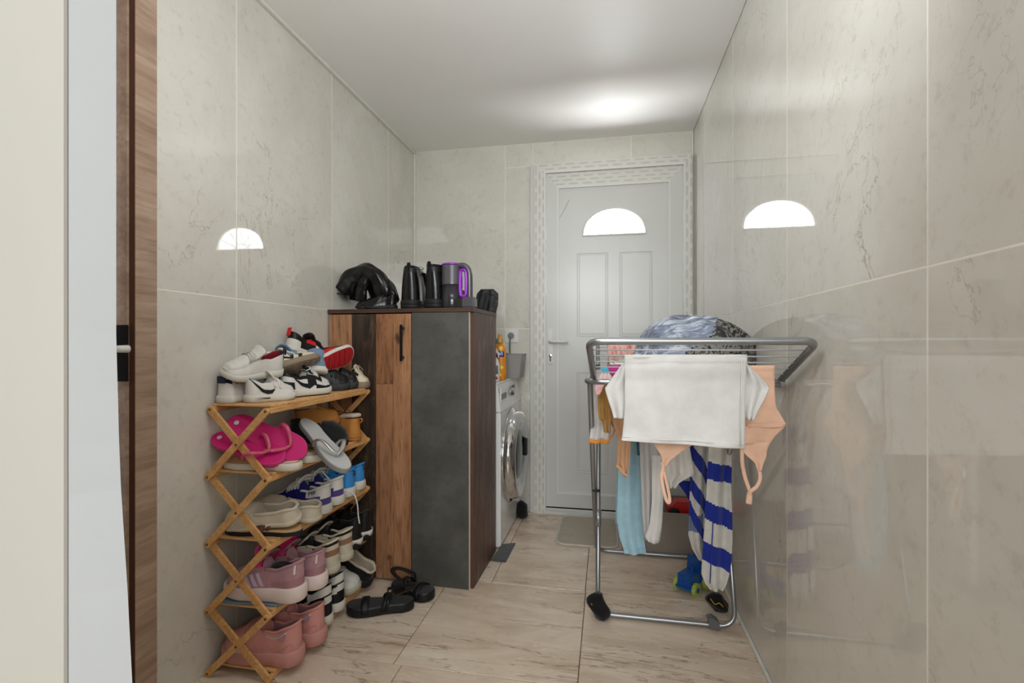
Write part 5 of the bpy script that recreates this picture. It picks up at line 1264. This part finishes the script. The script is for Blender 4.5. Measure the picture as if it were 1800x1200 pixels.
# things lying over the wires
m_leafy = mat('white_leaf_print', rough=.9); n = N(m_leafy); n.link(n.ramp(n.noise(n.coord((1, 1, 2)), 22, 2, .4, 1.5), [(.50, srgb(214, 214, 200)), (.56, srgb(134, 154, 128))]), n.p.inputs['Base Color'])
def drape(name, label, cat, x0, x1, y, zt, d1, d2, m, k=3, fold=.006, group=None, wy=.03, lift=0):
    """cloth laid over the tray: a flat top with two hanging sides"""
    nu, prof = 26, []
    for j in range(7): prof.append((y-wy, zt-d1*(1-j/6)))
    for j in range(1, 7): a = PI*j/6; prof.append((y-wy*math.cos(a), zt+lift*math.sin(a)))
    for j in range(1, 7): prof.append((y+wy, zt-d2*j/6))
    v = []; f = []
    for j, (yy, z) in enumerate(prof):
        for i in range(nu+1):
            u = i/nu; h = min(1, abs(zt-z)/.03+.3); v.append((x0+(x1-x0)*u+.004*math.sin(j), yy+fold*h*math.sin(u*k*2*PI+j*.2), z+.0035+.003*math.sin(u*k*7+j)))
    for j in range(len(prof)-1):
        for i in range(nu): a = j*(nu+1)+i; f.append((a, a+1, a+nu+2, a+nu+1))
    return tag(mod_solid(obj(name, v, f, m, None, True), .003, 0), label, cat, group)
drape('leaf_print_cloth', 'white cloth with green leaf print lying over the airer behind the t-shirt', 'cloth', .005, .20, 1.82, ZTR+.004, .006, .03, m_leafy, 3, .004, lift=.046, wy=.10)
drape('magenta_top', 'magenta top hanging behind the wires at the left end of the airer', 'top', .002, .095, 1.66, ZTR+.034, .135, .10, fab('magenta_jersey', (176, 50, 124)), 2, .005, lift=.004, wy=.02)
m_pk = mat('pink_red_streak_print', rough=.9); n = N(m_pk); n.link(n.ramp(n.noise(n.coord((1, 1, .5), rot=(0, .4, 0)), 24, 3, .5, 2), [(.42, srgb(232, 190, 180)), (.56, srgb(226, 172, 164)), (.64, srgb(214, 96, 84))]), n.p.inputs['Base Color'])
drape('pink_top', 'pale pink top with red streaks over the raised far wing', 'top', .003, .30, 2.37, 1.034, .07, .09, m_pk, 4, .007, lift=.03, wy=.045)
# bag with damask print in a plastic wrap
c = Vector((.305, 1.88, ZTR+.005)); a_, b_, h_ = .212, .20, .195
m_dam = mat('black_grey_damask', rough=.55); n = N(m_dam)
vv = n.coord(); w1 = n.noise(vv, 34, 2, .35, 2.6); n.link(n.ramp(w1, [(.485, srgb(34, 34, 34)), (.50, srgb(122, 120, 116))]), n.p.inputs['Base Color']); n.bump(n.noise(vv, 9, 4), .5, .01)
m_wrap = mat('blue_grey_crinkled_wrap', rough=.32, spec=.6); n = N(m_wrap)
vv = n.coord((1.2, 6, 6), rot=(0, .55, .2)); q = n.noise(vv, 7, 6, .7, .5); n.link(n.ramp(q, [(.34, srgb(64, 74, 96)), (.5, srgb(122, 134, 156)), (.64, srgb(206, 214, 224))]), n.p.inputs['Base Color']); n.bump(q, .8, .01)
t = thing('stuffed_bag', 'bulging black and grey damask bag half under crinkled blue-grey wrap on the airer', 'bag', c)
nu, nv = 140, 64; P = {}
for j in range(nv+1):
    for i in range(nu):
        th_ = 2*PI*i/nu; ph = PI/2*j/nv; rr = math.cos(ph)**.62 if j < nv else 0; z = math.sin(ph)**.9
        k = 1+.035*math.sin(5*th_+2)+.03*math.sin(9*th_+j*.2)
        sk_ = .05*z-.02
        P[i, j] = c+Vector((a_*rr*math.cos(th_)*k-.035*(1-z)*0+sk_*.4, b_*rr*math.sin(th_)*k, h_*z*(1-.10*math.cos(th_-.3)*rr)+.006*math.sin(th_*7+ph*6)+.004))
gA, gB = G(), G()
for j in range(nv):
    for i in range(nu):
        q = [P[i, j], P[(i+1) % nu, j], P[(i+1) % nu, j+1], P[i, j+1]]; m_ = sum(q, Vector())/4-c
        wrapd = (m_.x < -.125+1.05*m_.z+.01*math.sin(m_.z*60)) 
        (gA if not wrapd else gB).add([p+(Vector((m_.x, m_.y, m_.z)).normalized()*.003 if wrapd else Vector()) for p in q], [(0, 1, 2, 3)])
for g_, nm, mm in ((gA, 'patterned_side', m_dam), (gB, 'wrap', m_wrap)):
    bm = bmesh.new(); vs_ = [bm.verts.new(p-c) for p in g_.v]
    for q in g_.f:
        try: bm.faces.new([vs_[k] for k in q])
        except ValueError: pass
    bmesh.ops.remove_doubles(bm, verts=bm.verts[:], dist=.0008)
    me = bpy.data.meshes.new(nm); bm.to_mesh(me); bm.free(); me.materials.append(mm); me.polygons.foreach_set('use_smooth', [True]*len(me.polygons))
    o = bpy.data.objects.new(nm, me); C.objects.link(o); o.parent = t
# ------------------------------------------------ under the airer
m_boxg = soft('grey_brown_card', (150, 142, 132), .85, .05)
sbx = thing('storage_box', 'open grey storage box with a toy car in it, behind the washing', 'box', (.27, 2.70, 0))
bx0, bx1, by0, by1, bh = .075, .478, 2.556, 2.86, .212
for q in ((bx0, bx1, by0, by0+.006), (bx0, bx1, by1-.006, by1), (bx0, bx0+.006, by0+.006, by1-.006), (bx1-.006, bx1, by0+.006, by1-.006)): box('side_panel', q[0], q[1], q[2], q[3], .004, bh, m_boxg, sbx, .001)
box('bottom', bx0+.004, bx1-.004, by0+.004, by1-.004, .001, .006, m_boxg, sbx); box('corner_seam', .285, .288, by0-.0012, by0+.002, .006, bh-.002, m_boxg, sbx)
m_tred = mat('red_toy_plastic', srgb(186, 30, 28), .3); m_tblk = W_('black_toy_rubber', (22, 22, 23), rough=.6)
c0 = at(1196, 874, y=2.62)
tc_ = thing('toy_car', 'red toy car with black wheels sitting in the grey storage box', 'toy', (c0.x, 2.63, bh-.07))
zc = bh-.028
v, f = prism_g([(-.075, 0), (.085, 0), (.09, .022), (.060, .034), (.035, .058), (-.030, .060), (-.055, .036), (-.078, .030)], -.036, .036)
G().add(v, f, M=Matrix.Translation((c0.x+.012, 2.64, zc+.012))).build('body', m_tred, tc_)
G().add(*prism_g([(-.026, .036), (.030, .036), (.022, .064), (-.020, .064)], -.034, .034), M=Matrix.Translation((c0.x+.012, 2.64, zc+.004))).build('cab', m_tblk, tc_)
for xx in (-.045, .058):
    for yy in (-.040, .040):
        G().add(*lathe_g([(.018, -.010), (.028, -.009), (.029, 0), (.028, .009), (.018, .010)], 18), M=Matrix.Translation((c0.x+.012+xx, 2.64+yy, zc+.012)) @ Matrix.Rotation(PI/2, 4, 'X')).build('wheel', m_tblk, tc_, True)
# toy tractor
m_tb = mat('blue_toy_plastic', srgb(28, 84, 160), .35); m_tl = mat('lime_toy_plastic', srgb(168, 184, 84), .4)
c0 = at(1222, 1040, z=0); TM = Matrix.Translation((c0.x, c0.y+.035, 0)) @ Matrix.Rotation(math.radians(-38), 4, 'Z')   # front looks to -y
tt = thing('toy_tractor', 'blue toy tractor with lime wheels on the floor at the towel end', 'toy', mat=TM)
def tb(nm, *a, m=m_tb, p=None, b=.003): return box(nm, *a, m, p or tt, b)
tb('hood', -.030, .030, -.082, -.005, .026, .082); 
for k in range(6): tb('grille_rib', -.025+.009*k, -.021+.009*k, -.086, -.081, .034, .074, b=.001)
tb('bumper', -.036, .036, -.090, -.078, .022, .034); tb('cab', -.034, .034, .000, .052, .030, .100); tb('seat_back', -.030, .030, -.004, .008, .095, .138)
tb('cab_roof', -.030, .030, .038, .052, .095, .125)
G().add(*lathe_g([(.006, .080), (.006, .100), (.004, .102)], 10, (.008, -.030, 0))).build('exhaust', m_tb, tt)
for (x, y, r, w) in ((-.042, -.058, .026, .016), (.042, -.058, .026, .016), (-.046, .035, .034, .020), (.046, .035, .034, .020)):
    M = Matrix.Translation((x, y, r)) @ Matrix.Rotation(PI/2, 4, 'Y')
    wh = G().add(*lathe_g([(r*.6, -w/2), (r*.94, -w/2), (r, -w/4), (r, w/4), (r*.94, w/2), (r*.6, w/2)], 22), M=M)
    for k in range(11): a = 2*PI*k/11; wh.add(*bx(r*.93, r*1.04, -.003, .003, -w/2, w/2), M=M @ Matrix.Rotation(a, 4, 'Z'))
    wh = wh.build('wheel', m_tl, tt); G().add(*lathe_g([(r*.42, -w/2-.002), (r*.42, w/2+.002)], 14), M=M).build('hub', m_tb, wh)
# two black socks on the floor ends
def sock(label, px, py, wpx, hpx, yb, yaw, goldz):
    b = at(px, py, y=yb); s = yb/F_PX*1.0; w, h = wpx*s/2, hpx*s
    t = thing('sock', label, 'sock', (b.x, yb, 0), 'black socks at the airer feet' if False else None); v = []; f = []; n1, n2 = 14, 22
    for j in range(n1+1):
        c = j/n1; r = (math.sin(PI*min(1, max(0, .06+c*.9)))**.42); off = .012*math.sin(c*5+1)
        for i in range(n2):
            a = 2*PI*i/n2; k = 1+.10*math.sin(3*a+c*6)+.05*math.sin(7*a)
            v.append((b.x+math.cos(a+yaw)*w*r*k+off, yb+math.sin(a+yaw)*w*.75*r*k, .002+h*c))
    for j in range(n1):
        for i in range(n2): f.append((j*n2+i, j*n2+(i+1) % n2, (j+1)*n2+(i+1) % n2, (j+1)*n2+i))
    f += [tuple(range(n2))[::-1], tuple(n1*n2+i for i in range(n2))]
    obj('knit', v, f, m_blkfab, t, True)
    m_y = W_('gold_thread', (190, 150, 50))
    if goldz == 1: tube('gold_mark', [(b.x-w*.88, yb-w*.40, h*.66), (b.x-w*.80, yb-w*.52, h*.72), (b.x-w*.66, yb-w*.60, h*.67)], .003, m_y, t, seg=5)
    else: tube('gold_stripe', cat_rom([(b.x-w*.8, yb-w*.62, h*.86), (b.x-w*.4, yb-w*.82, h*.62), (b.x, yb-w*.86, h*.72), (b.x+w*.4, yb-w*.78, h*.50)], 4), .0018, m_y, t, seg=5)
sock('black sock with a gold mark pulled over the near left foot of the airer', 1053, 1104, 34, 44, 1.915, .3, 1)
sock('black sock with gold stripe on the floor beside the right wall', 1261, 1066, 32, 29, 2.06, .8, 2)
